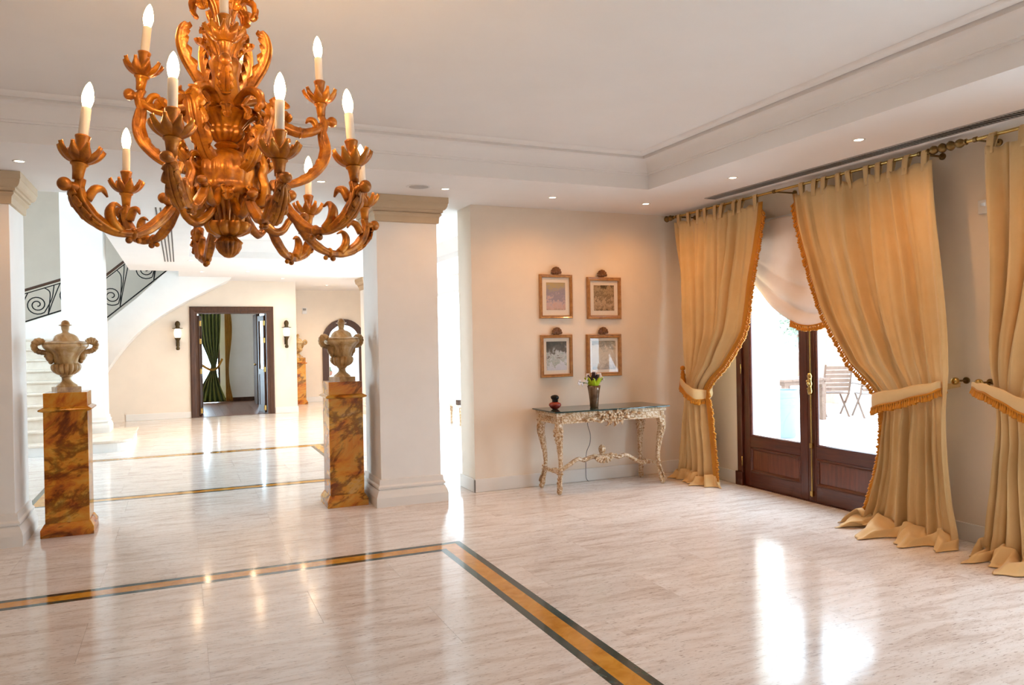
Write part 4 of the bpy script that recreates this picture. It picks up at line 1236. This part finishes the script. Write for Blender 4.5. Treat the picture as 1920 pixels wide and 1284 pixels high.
# ------------------------------------------------------------------ framed prints
def print_mat(name, stops, scale, seed, h=0.45):
    """drawing: bands up the sheet broken up by brushy noise"""
    k = NT(name); v = k.coords((1, 1, 1), loc=(seed, 0, seed*1.3))
    n = k.noise(v, scale, 8, 0.7, 0.8)
    n2 = k.noise(v, scale*4, 6, 0.75, 0.4)
    tc = k.t.nodes.new('ShaderNodeTexCoord'); sx = k.n('ShaderNodeSeparateXYZ'); k.l(tc, 'Object', sx, 0)
    mr = k.n('ShaderNodeMapRange'); mr.inputs[1].default_value = 0.08; mr.inputs[2].default_value = h-0.08; mr.inputs[3].default_value = 0.0; mr.inputs[4].default_value = 0.34; k.l(sx, 2, mr, 0)
    a = k.n('ShaderNodeMath', operation='MULTIPLY_ADD'); k.l(n, 0, a, 0); a.inputs[1].default_value = 0.55; k.l(mr, 0, a, 2)
    b = k.n('ShaderNodeMath', operation='MULTIPLY_ADD'); k.l(n2, 0, b, 0); b.inputs[1].default_value = 0.38; k.l(a, 0, b, 2)
    r = k.ramp(b, 0, stops)
    k.base(rough=0.35, src=r)
    return k.m
M_mat = plaster('ivory_mount', (0.84, 0.76, 0.66), 0.01, 0.7, 0.01)
M_frame = wood('gilt_frame', (0.30, 0.13, 0.04), (0.52, 0.27, 0.09), 0.35, (6, 6, 6))
M_crest = wood('walnut_crest', (0.10, 0.035, 0.010), (0.24, 0.09, 0.025), 0.4, (9, 9, 9))
k = NT('picture_glass')
tr = k.n('ShaderNodeBsdfTransparent'); gl = k.n('ShaderNodeBsdfGlossy'); gl.inputs['Roughness'].default_value = 0.02
mx = k.n('ShaderNodeMixShader'); mx.inputs[0].default_value = 0.02
k.l(tr, 0, mx, 1); k.l(gl, 0, mx, 2); k.l(mx, 0, k.t.nodes['Material Output'], 'Surface'); M_picglass = k.m
PR = [print_mat('print_lilac', [(0.40, (0.40, 0.30, 0.24)), (0.50, (0.62, 0.40, 0.34)), (0.58, (0.58, 0.44, 0.44)), (0.64, (0.30, 0.27, 0.36)), (0.72, (0.36, 0.32, 0.34)), (0.80, (0.46, 0.36, 0.18))], 12, 1.0),
      print_mat('print_sepia', [(0.42, (0.10, 0.07, 0.045)), (0.52, (0.42, 0.29, 0.17)), (0.60, (0.54, 0.40, 0.26)), (0.66, (0.16, 0.11, 0.06)), (0.74, (0.46, 0.34, 0.20)), (0.82, (0.07, 0.05, 0.03))], 13, 2.3),
      print_mat('print_inkwash', [(0.42, (0.60, 0.60, 0.66)), (0.52, (0.66, 0.66, 0.70)), (0.58, (0.30, 0.34, 0.28)), (0.62, (0.60, 0.58, 0.56)), (0.68, (0.10, 0.08, 0.05)), (0.80, (0.03, 0.028, 0.02))], 9, 3.7),
      print_mat('print_landscape', [(0.42, (0.26, 0.20, 0.14)), (0.50, (0.46, 0.34, 0.22)), (0.60, (0.62, 0.50, 0.35)), (0.70, (0.66, 0.56, 0.42)), (0.78, (0.30, 0.26, 0.18)), (0.86, (0.18, 0.17, 0.13))], 11, 5.1)]
def picture(label, x0, x1, z0, z1, pm_, fw, mw, crest_dx=0.0):
    W, H = x1-x0, z1-z0
    t = thing('framed_print', label, 'picture', ((x0+x1)/2, 7.189, z0), 0, 'framed prints above the console table')
    w = W/2
    m = MB(); m.frame([(0, 0), (0, 0.026), (0.006, 0.036), (fw*0.5, 0.030), (fw*0.8, 0.034), (fw, 0.020), (fw, 0)], -w, w, 0, H, 'y', 0.0); m.build('frame', M_frame, t)
    MB().box(-w+fw*0.8, w-fw*0.8, -0.012, -0.003, fw*0.8, H-fw*0.8).build('mount', M_mat, t)
    MB().box(-w+fw+mw, w-fw-mw, -0.0145, -0.0122, fw+mw*1.15, H-fw-mw*1.05).build('print', pm_, t)
    MB().box(-w+fw*0.9, w-fw*0.9, -0.0195, -0.0175, fw*0.9, H-fw*0.9).build('pane', M_picglass, t)
    c = MB()
    cx, cz = crest_dx, H+0.004
    c.box(cx-0.030, cx+0.030, -0.026, -0.002, cz-0.006, cz+0.014)
    for i in range(7):
        a = R(-84 + 28*i)
        c.tube(catmull([(cx, -0.016, cz+0.008), (cx+0.030*math.sin(a), -0.028, cz+0.012+0.028*math.cos(a)), (cx+0.054*math.sin(a), -0.020, cz+0.016+0.056*math.cos(a))], 8), [0.008+0.0013*q for q in range(9)], 8)
    c.ball((cx, -0.026, cz+0.018), 0.018, 10, 8)
    c.build('crest', M_crest, t, smooth=True, angle=50)
picture('upper left framed print, lilac picture with a wide ivory mount', 3.473, 3.862, 1.760, 2.226, PR[0], 0.032, 0.050)
picture('upper right framed print, dark sepia picture of trees', 4.045, 4.470, 1.750, 2.206, PR[1], 0.040, 0.045, -0.03)
picture('lower left framed print, ink wash picture dark above and pale below', 3.476, 3.852, 1.136, 1.585, PR[2], 0.034, 0.034)
picture('lower right framed print, pale brown landscape above the vase', 4.028, 4.463, 1.126, 1.583, PR[3], 0.042, 0.028, -0.015)

# ------------------------------------------------------------------ ceiling fittings
RING = MB().lathe([(0.030, 0.0), (0.034, -0.004), (0.044, -0.004), (0.046, 0.0), (0.044, 0.004), (0.030, 0.004)], 20).mesh('trim_ring'); RING.materials.append(M_white); RING.shade_smooth()
LENS = MB().lathe([(0.001, -0.0015), (0.031, -0.0015), (0.031, 0.002)], 20).mesh('lamp_lens'); LENS.materials.append(M_led)
def downlight(label, x, y, power, group, col=(1.0, 0.46, 0.13)):
    t = thing('recessed_downlight', label, 'downlight', (x, y, CZ), 0, group)
    for me in (RING, LENS):
        o = bpy.data.objects.new(me.name, me); link(o, t)
    if power:
        l = bpy.data.lights.new('downlight_beam', 'SPOT'); l.energy = power; l.color = col; l.spot_size = R(160); l.spot_blend = 1.0; l.shadow_soft_size = 0.04
        o = bpy.data.objects.new('downlight_beam', l); link(o, t); o.location = (0, 0, -0.012)
DLP = 13
for (x, y, lb) in ((-1.055, 6.533, 'lit downlight in the soffit just above the left edge column capital'), (1.125, 6.545, 'lit downlight in the soffit seen between chandelier arms'),
                   (2.226, 6.513, 'lit downlight beside the round ceiling speaker'), (3.345, 6.578, 'lit downlight above the four framed prints'), (4.429, 6.592, 'lit downlight in the corner of the soffit by the curtain rod end'),
                   (4.435, 5.258, 'lit downlight in the soffit above the festoon blind'), (4.44, 3.927, 'lit downlight nearest the right photo edge')):
    downlight(lb, x, y, DLP*(2.0 if x > 3 else 1.0), 'soffit downlights of the room')
for y, nm in ((2.6, 'first'), (1.27, 'second'), (-0.06, 'third')):  # row continued with added, unseen lamps for more light
    downlight(nm + ' soffit downlight added for light out of the frame beside the air grille', 4.44, y, DLP*2, 'soffit downlights added out of frame')
for (x, y), nm in zip(((-2.2, 6.53), (-4.0, 5.2), (-4.0, 3.9), (-4.0, 2.6)), ('first', 'second', 'third', 'fourth')):
    downlight(nm + ' soffit downlight out of the frame on the far side', x, y, DLP*0.6, 'soffit downlights out of frame on the far side')
sp = thing('ceiling_speaker', 'round white ceiling speaker above the column capital', 'speaker', (1.971, 6.497, CZ))
MB().lathe([(0.085, 0.003), (0.088, -0.004), (0.105, -0.005), (0.112, 0.0), (0.108, 0.004)], 32).build('bezel', M_white, sp, smooth=True)
k = NT('speaker_mesh'); v = k.coords(); n = k.noise(v, 300, 2); r = k.ramp(n, 0, [(0.4, (0.35, 0.34, 0.33)), (0.6, (0.62, 0.60, 0.58))]); k.base(rough=0.6, src=r)
MB().lathe([(0.001, -0.003), (0.086, -0.002), (0.086, 0.003)], 32).build('mesh_grille', k.m, sp)
gr = thing('linear_air_grille', 'long grey slatted air grille in the ceiling along the curtains', 'air grille', (4.815, 1.9, CZ))
GL = 6.135-1.9
m = MB(); m.frame([(0, 0.002), (0, -0.008), (0.012, -0.008), (0.014, 0.002)], 0, 0.135, 0, GL); m.build('grille_frame', M_grille, gr)
MB().box(0.012, 0.123, 0.012, GL-0.012, -0.0015, 0.004).build('duct', M_grilleback, gr)
SLAT = MB().box(0.0125, 0.1225, -0.006, 0.006, -0.0075, -0.0025).mesh('slat'); SLAT.materials.append(M_grille)
for i in range(int((GL-0.03)/0.027)):
    o = bpy.data.objects.new('slat', SLAT); link(o, gr); o.location = (0, 0.022 + i*0.027, 0); o.rotation_euler = (R(22), 0, 0)
# wall fittings
th = thing('thermostat', 'small square white thermostat on the wall between the two right curtains', 'thermostat', (5.3, 3.597, 2.434))
MB().box(-0.026, -0.001, -0.040, 0.040, -0.050, 0.050).build('housing', M_white, th, bevel=0.006)
MB().box(-0.028, -0.0262, -0.016, 0.020, 0.005, 0.028).build('dial_window', M_chrome, th)
so = MB(); so.box(5.262, 5.299, 6.615, 6.665, 0.36, 0.49)
tag(so.build('wall_socket', M_black, bevel=0.004), 'small black socket box on the wall beside the curtain next to the console', 'socket')
# ------------------------------------------------------------------ far hall: doorway, sconces, alcove
d4 = bpy.data.objects.new('door_4', None); COL.objects.link(d4); d4.location = (1.055, 17.45, 0); d4['kind'] = 'structure'
m = MB()
m.frame([(0, 0), (0, 0.035), (0.025, 0.05), (0.09, 0.04), (0.11, 0.025), (0.15, 0.025), (0.15, -0.20), (0.07, -0.20), (0.07, 0)], -0.86, 0.845, -0.15, 2.36, 'y', 0.0)
m.build('door_frame', M_darkwood, d4)
for i, (a, ang) in enumerate(((-0.69, 84), (0.675, 96))):
    lf = bpy.data.objects.new('door_leaf', None); link(lf, d4); lf.location = (a, 0.20, 0); lf.rotation_euler = (0, 0, R(ang))
    m = MB(); m.box(0, 0.10, -0.022, 0.022, 0.01, 2.18); m.box(0.56, 0.66, -0.022, 0.022, 0.01, 2.18); m.box(0.10, 0.56, -0.022, 0.022, 0.01, 0.16); m.box(0.10, 0.56, -0.022, 0.022, 0.85, 0.97); m.box(0.10, 0.56, -0.022, 0.022, 2.06, 2.18)
    m.build('stile_frame', M_darkwood, lf, bevel=0.003)
    m = MB(); m.box(0.10, 0.56, -0.010, 0.010, 0.16, 0.85); m.build('bottom_panel', M_darkwood, lf)
    m = MB(); m.box(0.10, 0.56, -0.003, 0.003, 0.97, 2.06); m.build('pane', M_glass, lf)
HNG = MB().lathe([(0.004, -0.050), (0.013, -0.044), (0.013, 0.044), (0.004, 0.050)], 10).mesh('hinge'); HNG.materials.append(M_brass)
for x in (-0.655, 0.640):
    for z in (0.14, 0.98, 1.62, 2.0):
        o = bpy.data.objects.new('hinge', HNG); link(o, d4); o.location = (x, -0.020, z); o.scale = (1.8, 1.8, 1.2)
# room beyond the doorway
m = MB(); m.box(-1.6, 2.27, 17.66, 22.4, -0.006, 0.0)
for k in range(1):
    pass
fr = struct('floor_far_room', MB().box(-1.6, 2.27, 17.655, 22.4, -0.010, -0.003), M_grout)
for i in range(22):
    x0 = -1.6 + i*0.176
    q = MB(); q.box(x0+0.001, min(2.27, x0+0.175), 17.46, 21.9, -0.004, 0.002); q.build('plank', M_darkfloor, fr)
m = MB()
m.box(-1.7, -1.40, 21.9, 22.1, 0, 3.2); m.box(-1.40, 0.98, 21.9, 22.1, 2.45, 3.2); m.box(0.98, 1.98, 21.9, 22.1, 0, 3.2); m.box(1.98, 2.20, 21.9, 22.1, 2.45, 3.2); m.box(2.20, 2.27, 21.9, 22.1, 0, 3.2)
m.box(-1.8, -1.6, 17.65, 22.1, 0, 3.2)
struct('wall_far_room', m, M_wallwhite)
struct('ceiling_far_room', MB().box(-1.7, 2.27, 17.65, 22.1, 3.0, 3.2), M_ceil)
m = MB(); m.box(0.98, 1.98, 21.88, 21.9, 0, 0.10); o = m.build('baseboard_far_room', M_darkwood); o['kind'] = 'structure'
for nm, a, b in (('window_4', -1.40, 0.98), ('window_5', 1.98, 2.20)):  # the first window is widened behind the jamb to let in more daylight
    d = bpy.data.objects.new(nm, None); COL.objects.link(d); d.location = (a, 21.95, 0); d['kind'] = 'structure'
    W = b-a
    m = MB(); m.frame([(0, 0), (0, 0.06), (0.05, 0.06), (0.05, 0)], 0, W, 0, 2.45, 'y', 0.03); m.build('window_frame', M_darkwood, d)
    MB().box(0.05, W-0.05, -0.003, 0.003, 0.05, 2.40).build('pane', M_glass, d)
m = MB(); m.box(-0.025, 0.025, -0.45, 0.45, 0.002, 2.30)
t = thing('panelled_door', 'dark wooden door standing open in the room beyond the far doorway', 'door', (1.80, 20.6, 0))
m.build('door_leaf', M_darkwood, t, bevel=0.004)
q = MB(); q.ball((-0.06, -0.36, 1.02), 0.03, 10, 8); q.tube([(-0.06, -0.36, 1.02), (-0.02, -0.36, 1.02)], 0.012, 8); q.build('door_knob', M_brass, t, smooth=True)
# green curtain in that room
gc = thing('green_curtain', 'dark green striped curtain with ochre tieback seen through the far doorway', 'curtain', (0.75, 21.62, 0))
gl_ = [(0.0, -0.42), (0.5, -0.22), (0.92, -0.02), (1.1, -0.05), (1.6, -0.22), (2.5, -0.30)]; gr_ = [(0.0, 0.36), (0.5, 0.20), (0.92, 0.12), (1.1, 0.15), (1.6, 0.22), (2.5, 0.26)]
def GC(u, v):
    z = lerp(2.5, 0.02, u)
    a = 2*PI*6*v
    return (lerp(smooth_interp(gl_, z), smooth_interp(gr_, z), v), -0.04*math.cos(a) - 0.02, z)
m = MB(); m.grid(GC, 40, 72, 0.004); go = m.build('panel', M_green, gc, smooth=True)
go.data.materials.append(M_greenlight)
for f in go.data.polygons:
    c = f.center
    a, b = smooth_interp(gl_, c.z), smooth_interp(gr_, c.z)
    s = (c.x-a)/max(1e-4, b-a)
    if (s*6) % 1.0 > 0.62: f.material_index = 1
m = MB()
m.tube(catmull([(-0.36, 0.02, 1.12), (-0.22, -0.06, 1.0), (-0.02, -0.10, 0.88), (0.14, -0.08, 0.92), (0.24, 0.02, 1.08), (0.28, 0.05, 1.16)], 24), 0.035, 8, flat=0.4)
m.build('tieback', M_amberdrape, gc, smooth=True)
ad = thing('ochre_drape', 'ochre drape hanging beside the green curtain in the far room', 'curtain', (1.14, 21.74, 0))
def AD(u, v):
    z = lerp(2.55, 0.01, u)
    return (lerp(-0.03, 0.10 + 0.05*math.sin(2.2*u*PI) + 0.10*max(0, u-0.8), v), -0.02*math.cos(2*PI*3*v), z)
m = MB(); m.grid(AD, 30, 36, 0.004); m.build('panel', M_amberdrape, ad, smooth=True)

def sconce(label, x, y):
    t = thing('wall_sconce', label, 'wall lamp', (x, y, 1.44), 0, 'bronze torch sconces flanking the far doorway')
    m = MB(); m.lathe([(0.004, 0.0), (0.030, 0.006), (0.040, 0.04), (0.022, 0.08), (0.020, 0.14), (0.030, 0.19), (0.060, 0.25), (0.066, 0.262), (0.030, 0.264)], 16, c=(0, -0.10, 0))
    m.tube([(0, -0.10, 0.16), (0, -0.001, 0.16)], 0.014, 8); m.box(-0.035, 0.035, -0.012, -0.001, 0.08, 0.24); m.build('torch_stem', M_bronze, t, smooth=True, angle=50)
    m = MB(); m.lathe([(0.048, 0.262), (0.068, 0.32), (0.072, 0.38), (0.060, 0.44), (0.040, 0.452)], 18, c=(0, -0.10, 0)); m.build('glass_shade', M_sconceglass, t, smooth=True)
    m = MB(); m.lathe([(0.105, 0.452), (0.105, 0.462), (0.045, 0.468), (0.038, 0.50), (0.052, 0.54), (0.046, 0.585), (0.020, 0.612), (0.004, 0.616)], 16, c=(0, -0.10, 0)); m.build('crown', M_bronze, t, smooth=True, angle=50)
sconce('bronze torch wall sconce between the staircase and the far doorway', -0.04, 17.45)
sconce('bronze torch wall sconce right of the far doorway', 2.165, 17.45)

am = thing('arched_mirror', 'dark wood arched mirror on the alcove wall behind the right urn', 'mirror', (3.98, 20.2, 0.0))
pts_o = [(-0.56, 0.35), (-0.56, 1.60)] + [(-0.56*math.cos(a), 1.60+0.56*math.sin(a)) for a in [PI*i/16 for i in range(1, 16)]] + [(0.56, 1.60), (0.56, 0.35)]
pts_i = [(-0.40, 0.50), (-0.40, 1.60)] + [(-0.40*math.cos(a), 1.60+0.40*math.sin(a)) for a in [PI*i/16 for i in range(1, 16)]] + [(0.40, 1.60), (0.40, 0.50)]
m = MB(); n = len(pts_o); vsx = []
for (a, b) in pts_o: vsx += [(a, -0.002, b), (a, -0.05, b)]
for (a, b) in pts_i: vsx += [(a, -0.002, b), (a, -0.05, b)]
fs = []
for i in range(n):
    j = (i+1) % n
    fs += [(2*i, 2*j, 2*j+1, 2*i+1), (2*(n+i), 2*(n+i)+1, 2*(n+j)+1, 2*(n+j)), (2*i+1, 2*j+1, 2*(n+j)+1, 2*(n+i)+1), (2*i, 2*(n+i), 2*(n+j), 2*j)]
m.add(vsx, fs); m.build('mirror_frame', M_darkwood, am)
k = NT('mirror_silver'); k.base(c=(0.8, 0.8, 0.8), rough=0.03, metal=1.0)
m = MB(); m.prism(pts_i, -0.015, -0.005, 'y'); m.build('mirror_glass', k.m, am)
pedestal('small tiger onyx pedestal half hidden by the far hall corner', 2.74, 19.75)
urn('veined onyx urn half hidden by the far hall corner', 2.74, 19.75, 1.1755, 0.3)
t = thing('alarm_panel', 'small grey control panel on the alcove wall in the far hall', 'control panel', (2.98, 20.2, 2.30))
MB().box(-0.06, 0.06, -0.02, -0.001, 0, 0.16).build('housing', M_white, t, bevel=0.004); MB().box(-0.04, 0.04, -0.022, -0.0203, 0.09, 0.14).build('display', M_grille, t)
for (px, py) in ((-0.45, 15.2), (0.10, 14.9), (0.20, 17.0), (1.28, 17.1), (1.13, 14.5), (2.25, 17.0), (2.1, 14.6), (3.35, 16.6), (3.1, 14.4), (2.0, 13.2), (2.75, 13.1), (0.35, 13.5)):
    pass
HD = [(0.186, 13.34), (0.40, 15.35), (1.20, 15.12), (1.16, 13.40), (2.02, 16.66), (3.25, 18.4), (2.10, 15.0), (2.99, 14.73), (2.83, 13.26), (2.02, 13.30)]
NM = ['beside the slot diffusers', 'above the stair stringer', 'above the dark doorway', 'behind the chandelier finial', 'at the far hall corner', 'above the alcove mirror', 'right of the far doorway', 'above the right urn', 'near the column, far hall', 'in the middle of the far hall']
for (x, y), nm in zip(HD, NM):
    downlight('small lit downlight in the far hall ceiling ' + nm, x, y, 62 if y < 18 else 170, 'downlights of the far hall', (1.0, 0.70, 0.42))

# ------------------------------------------------------------------ staircase
stc = bpy.data.objects.new('staircase', None); COL.objects.link(stc); stc.location = (0, 12.5, 0); stc['kind'] = 'structure'
M_step = stone('cream_marble_step', (0.74, 0.62, 0.50), (0.86, 0.76, 0.65), 4, 0.2, 0.6)
def step1():
    pl = [(-3.9, 0.0), (-0.98, 0.0)] + [(-0.98+0.28*math.sin(a), 0.28-0.28*math.cos(a)) for a in [PI/2*i/8 for i in range(1, 9)]] + [(-0.70, 1.9), (-3.9, 1.9)]
    return pl
m = MB(); m.prism(step1(), 0.0, 0.13, 'z'); m.build('riser', M_wallwhite, stc)
m = MB(); m.prism([(x+(0.03 if x > -1 else 0), y-(0.03 if y < 0.29 else 0)) for x, y in step1()], 0.13, 0.17, 'z'); m.build('step', M_step, stc, bevel=0.012)
for i in range(1, 10):
    y0 = i*0.27
    MB().box(-3.9, -1.75, y0, 2.9, i*0.17+0.0005, i*0.17+0.135).build('riser', M_step, stc)
    MB().box(-3.9, -1.75, y0-0.03, 2.9, i*0.17+0.135, i*0.17+0.17).build('step', M_step, stc, bevel=0.010)
# landing wall and the second flight running right along the end wall
m = MB(); m.box(-4.8, -1.3, 2.9, 4.9, 1.5, 1.7); m.build('landing', M_step, stc)
m = MB(); m.prism([(-4.0, 1.0), (-1.60, 1.0), (-1.60, 2.27), (-4.0, 1.42)], 2.78, 2.92, 'y'); m.build('landing_string', M_wallwhite, stc)
und = catmull([(-1.95, 0.0, 0.0), (-1.60, 0, 0.55), (-1.275, 0, 1.13), (-0.83, 0, 1.72), (-0.351, 0, 2.12), (0.239, 0, 2.49), (0.95, 0, 2.87)], 24)
poly = [(p.x, p.z) for p in und] + [(1.0, 2.919), (0.0, 2.919), (-0.004, 3.20), (-0.288, 2.947), (-0.77, 2.47), (-1.285, 2.02), (-1.95, 1.42)]
m = MB(); m.prism(poly, 4.0, 4.94, 'y'); m.build('stringer', M_wallwhite, stc)
def railing(label, x0, z0, x1, z1, y, h, pitch, rs):
    t = thing('stair_railing', label, 'railing', (x0, y, z0), 0, 'wrought iron stair railings')
    L = math.hypot(x1-x0, z1-z0); a = math.atan2(z1-z0, x1-x0)
    def P(s, q): return (s*math.cos(a), 0, s*math.sin(a) + q)
    m = MB(); m.tube([P(0, 0), P(L, 0)], 0.012, 8); m.build('bottom_rail', M_iron, t)
    m = MB(); m.tube([P(0, h), P(L, h)], 0.024, 8); m.build('handrail', M_darkwood, t)
    m = MB(); m.tube([P(0, h-0.06), P(L, h-0.06)], 0.009, 8); m.build('top_rail', M_iron, t)
    s = pitch*0.42
    while s < L:
        c = P(s, h*0.42)
        sp_ = [(c[0] + r*math.cos(b), 0, c[2] + r*math.sin(b)) for r, b in ((rs*(1-0.85*i/40), -0.9 - i/40*4.2*PI) for i in range(41))]
        m = MB(); m.tube(sp_, 0.010, 6)
        m.tube(catmull([sp_[0], P(s+rs*1.35, h*0.45), P(s+rs*1.55, h*0.75), P(s+rs*1.6, h-0.06)], 14), 0.009, 6)
        m.tube(catmull([P(s+rs*1.0, 0.0), P(s+rs*1.15, h*0.35), P(s+rs*1.2, h*0.7), P(s+rs*0.7, h-0.06)], 14), 0.009, 6)
        m.tube(catmull([P(s+rs*1.0, 0.0), P(s+rs*1.35, h*0.30), P(s+rs*1.9, h*0.7), P(s+rs*2.2, h-0.06)], 14), 0.009, 6)
        m.build('scroll', M_iron, t, smooth=True)
        s += pitch
railing('wrought iron scroll railing left of the stair pillar', -2.95, 1.82, -1.72, 2.255, 15.33, 0.54, 0.52, 0.17)
railing('wrought iron scroll railing right of the stair pillar, above the arch', -1.45, 1.96, -0.10, 3.14, 16.56, 0.82, 0.80, 0.19)

# ------------------------------------------------------------------ low table with plant, seen past the column
lt = thing('low_table', 'low cream table by the hall window seen past the column', 'table', (4.93, 13.15, 0))
MB().box(-0.36, 0.32, -0.3, 0.3, 0.33, 0.37).build('table_top', M_step, lt, bevel=0.006)
for sx in (-0.31, 0.27):
    for sy in (-0.25, 0.25):
        MB().lathe([(0.028, 0), (0.02, 0.05), (0.026, 0.2), (0.032, 0.33)], 10, c=(sx, sy, 0)).build('leg', M_console, lt, smooth=True)
pt = thing('potted_plant', 'small leafy plant in a terracotta pot on the low hall table', 'plant', (4.86, 13.1, 0.3705))
k = NT('terracotta'); k.base(c=(0.42, 0.15, 0.08), rough=0.7)
MB().lathe([(0.07, 0), (0.09, 0.02), (0.12, 0.12), (0.125, 0.15), (0.105, 0.15), (0.10, 0.12)], 20).build('pot', k.m, pt, smooth=True, angle=50)
lm = leaf_mb([(0.0, 0.10), (0.05, 0.20), (0.13, 0.26), (0.20, 0.22)], 0.05, 1, thick=0.003, nu=12, nv=6, lean=0.1).mesh('leaf'); lm.materials.append(M_leafg); lm.shade_smooth()
for i in range(11):
    o = bpy.data.objects.new('leaf', lm); link(o, pt); o.rotation_euler = (0, R(-30 + 14*(i % 4)), i*2.4); o.scale = (1, 1, 0.8+0.1*(i % 3))
bx_ = MB(); bx_.box(4.60, 4.70, 12.95, 13.10, 0.3705, 0.46); tag(bx_.build('dark_box', M_darkwood, bevel=0.004), 'small dark box at the end of the low hall table', 'box')

# ------------------------------------------------------------------ terrace outside the french doors
M_terr = stone('terrace_stone', (0.74, 0.70, 0.66), (0.84, 0.81, 0.78), 2, 0.5, 0.3)
g = MB(); g.box(5.62, 40, -14, 34, -0.25, -0.05); tr_ = struct('ground', g, M_terr)
g = MB(); g.box(-40, -5.1, -14, 40, -0.30, -0.10); g.box(-5.1, 5.62, 22.4, 40, -0.30, -0.10); struct('ground_back', g, M_terr)
tt = thing('garden_table', 'wooden garden table on the terrace behind the left door pane', 'table', (10.45, 11.0, -0.05))
for i in range(6):
    MB().box(-0.55+0.185*i, -0.37+0.185*i, -0.55, 0.55, 0.74, 0.775).build('plank', M_teak, tt)
MB().box(-0.48, 0.48, -0.48, 0.48, 0.66, 0.74).build('apron', M_teak, tt)
for sx in (-0.45, 0.45):
    for sy in (-0.45, 0.45):
        MB().box(sx-0.045, sx+0.045, sy-0.045, sy+0.045, 0, 0.66).build('leg', M_teak, tt)
def garden_chair(label, x, y, rz):
    t = thing('garden_chair', label, 'chair', (x, y, -0.05), rz, 'folding garden chairs on the terrace')
    for i in range(6):
        z = 0.50 + i*0.082; q = MB(); q.box(-0.23, 0.23, 0.235 + (z-0.45)*0.28, 0.255 + (z-0.45)*0.28, z, z+0.062); q.build('back_slat', M_teak, t)
    for i in range(6):
        q = MB(); q.box(-0.22, 0.22, -0.22+i*0.075, -0.162+i*0.075, 0.435, 0.455); q.build('seat_slat', M_teak, t)
    for sx in (-0.245, 0.245):
        q = MB(); q.tube([(sx, -0.28, 0.0), (sx, 0.20, 0.44), (sx, 0.40, 1.0)], 0.020, 6); q.build('back_leg', M_teak, t)
        q = MB(); q.tube([(sx*0.86, 0.30, 0.0), (sx*0.86, -0.22, 0.445)], 0.020, 6); q.build('front_leg', M_teak, t)
        q = MB(); q.box(sx-0.02, sx+0.02, -0.24, 0.30, 0.62, 0.645); q.build('armrest', M_teak, t)
garden_chair('folding slatted garden chair closest to the door handle', 11.62, 11.0, R(152))
garden_chair('folding slatted garden chair in the middle of the right door pane', 11.98, 10.42, R(150))
garden_chair('folding slatted garden chair partly behind the curtain fringe', 12.3, 9.85, R(146))
pn = thing('planter', 'tall tapered grey planter outside the left door pane', 'planter', (8.55, 9.02, -0.05))
k = NT('grey_glaze'); k.base(c=(0.16, 0.20, 0.23), rough=0.5)
MB().lathe([(0.13, 0), (0.15, 0.02), (0.21, 0.68), (0.225, 0.70), (0.225, 0.74), (0.195, 0.74), (0.19, 0.66)], 24).build('pot', k.m, pn, smooth=True, angle=40)
k = NT('soil'); k.base(c=(0.03, 0.02, 0.015), rough=0.95); MB().lathe([(0.19, 0.655), (0.001, 0.67)], 20, caps=False).build('soil', k.m, pn)
g = MB(); g.box(13.6, 14.05, 12.8, 13.25, -0.05, 3.1); o = g.build('trim_5', wood('cedar_post', (0.34, 0.16, 0.11), (0.44, 0.24, 0.17), 0.6, (6, 6, 1), 0.0), bevel=0.01); o['kind'] = 'structure'
g = MB(); g.box(9.6, 14.6, 7.6, 13.8, 3.1, 3.3); struct('roof_added_shade', g, M_teak)  # added roof above the view, there to shade the table and chairs
for (px_, py_) in ((9.7, 13.5), (14.3, 7.9)):
    g = MB(); g.box(px_-0.1, px_+0.1, py_-0.1, py_+0.1, -0.05, 3.1); o = g.build('trim_7', M_teak, bevel=0.01); o['kind'] = 'structure'  # posts carrying the added shading roof
g = MB(); g.box(7.0, 7.45, 7.95, 8.6, -0.05, 4.0); o = g.build('trim_6', M_wallwhite, bevel=0.01); o['kind'] = 'structure'
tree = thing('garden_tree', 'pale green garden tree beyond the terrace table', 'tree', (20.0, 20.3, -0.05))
MB().tube(catmull([(0, 0, 0), (0.05, 0, 1.0), (-0.05, 0.1, 2.0)], 8), [0.16]*4+[0.12]*5, 8).build('trunk', M_teak, tree, smooth=True)
rnd = random.Random(9); cr = MB()
for i in range(900):
    v = Vector((rnd.gauss(0, 1), rnd.gauss(0, 1), rnd.gauss(0, 1))).normalized()*rnd.uniform(0.5, 1.0)
    p = Vector((v.x*1.0, v.y*1.0, 2.4 + v.z*1.3))
    d1 = Vector((rnd.uniform(-1, 1), rnd.uniform(-1, 1), rnd.uniform(-1, 1))).normalized()*0.10; d2 = d1.cross(v).normalized()*0.06
    cr.add([p-d1, p+d2, p+d1, p-d2], [(0, 1, 2, 3)])
k = NT('glare_greyed_foliage'); k.base(c=(0.16, 0.20, 0.15), rough=0.7)  # foliage greyed to imitate bleaching by overexposed daylight
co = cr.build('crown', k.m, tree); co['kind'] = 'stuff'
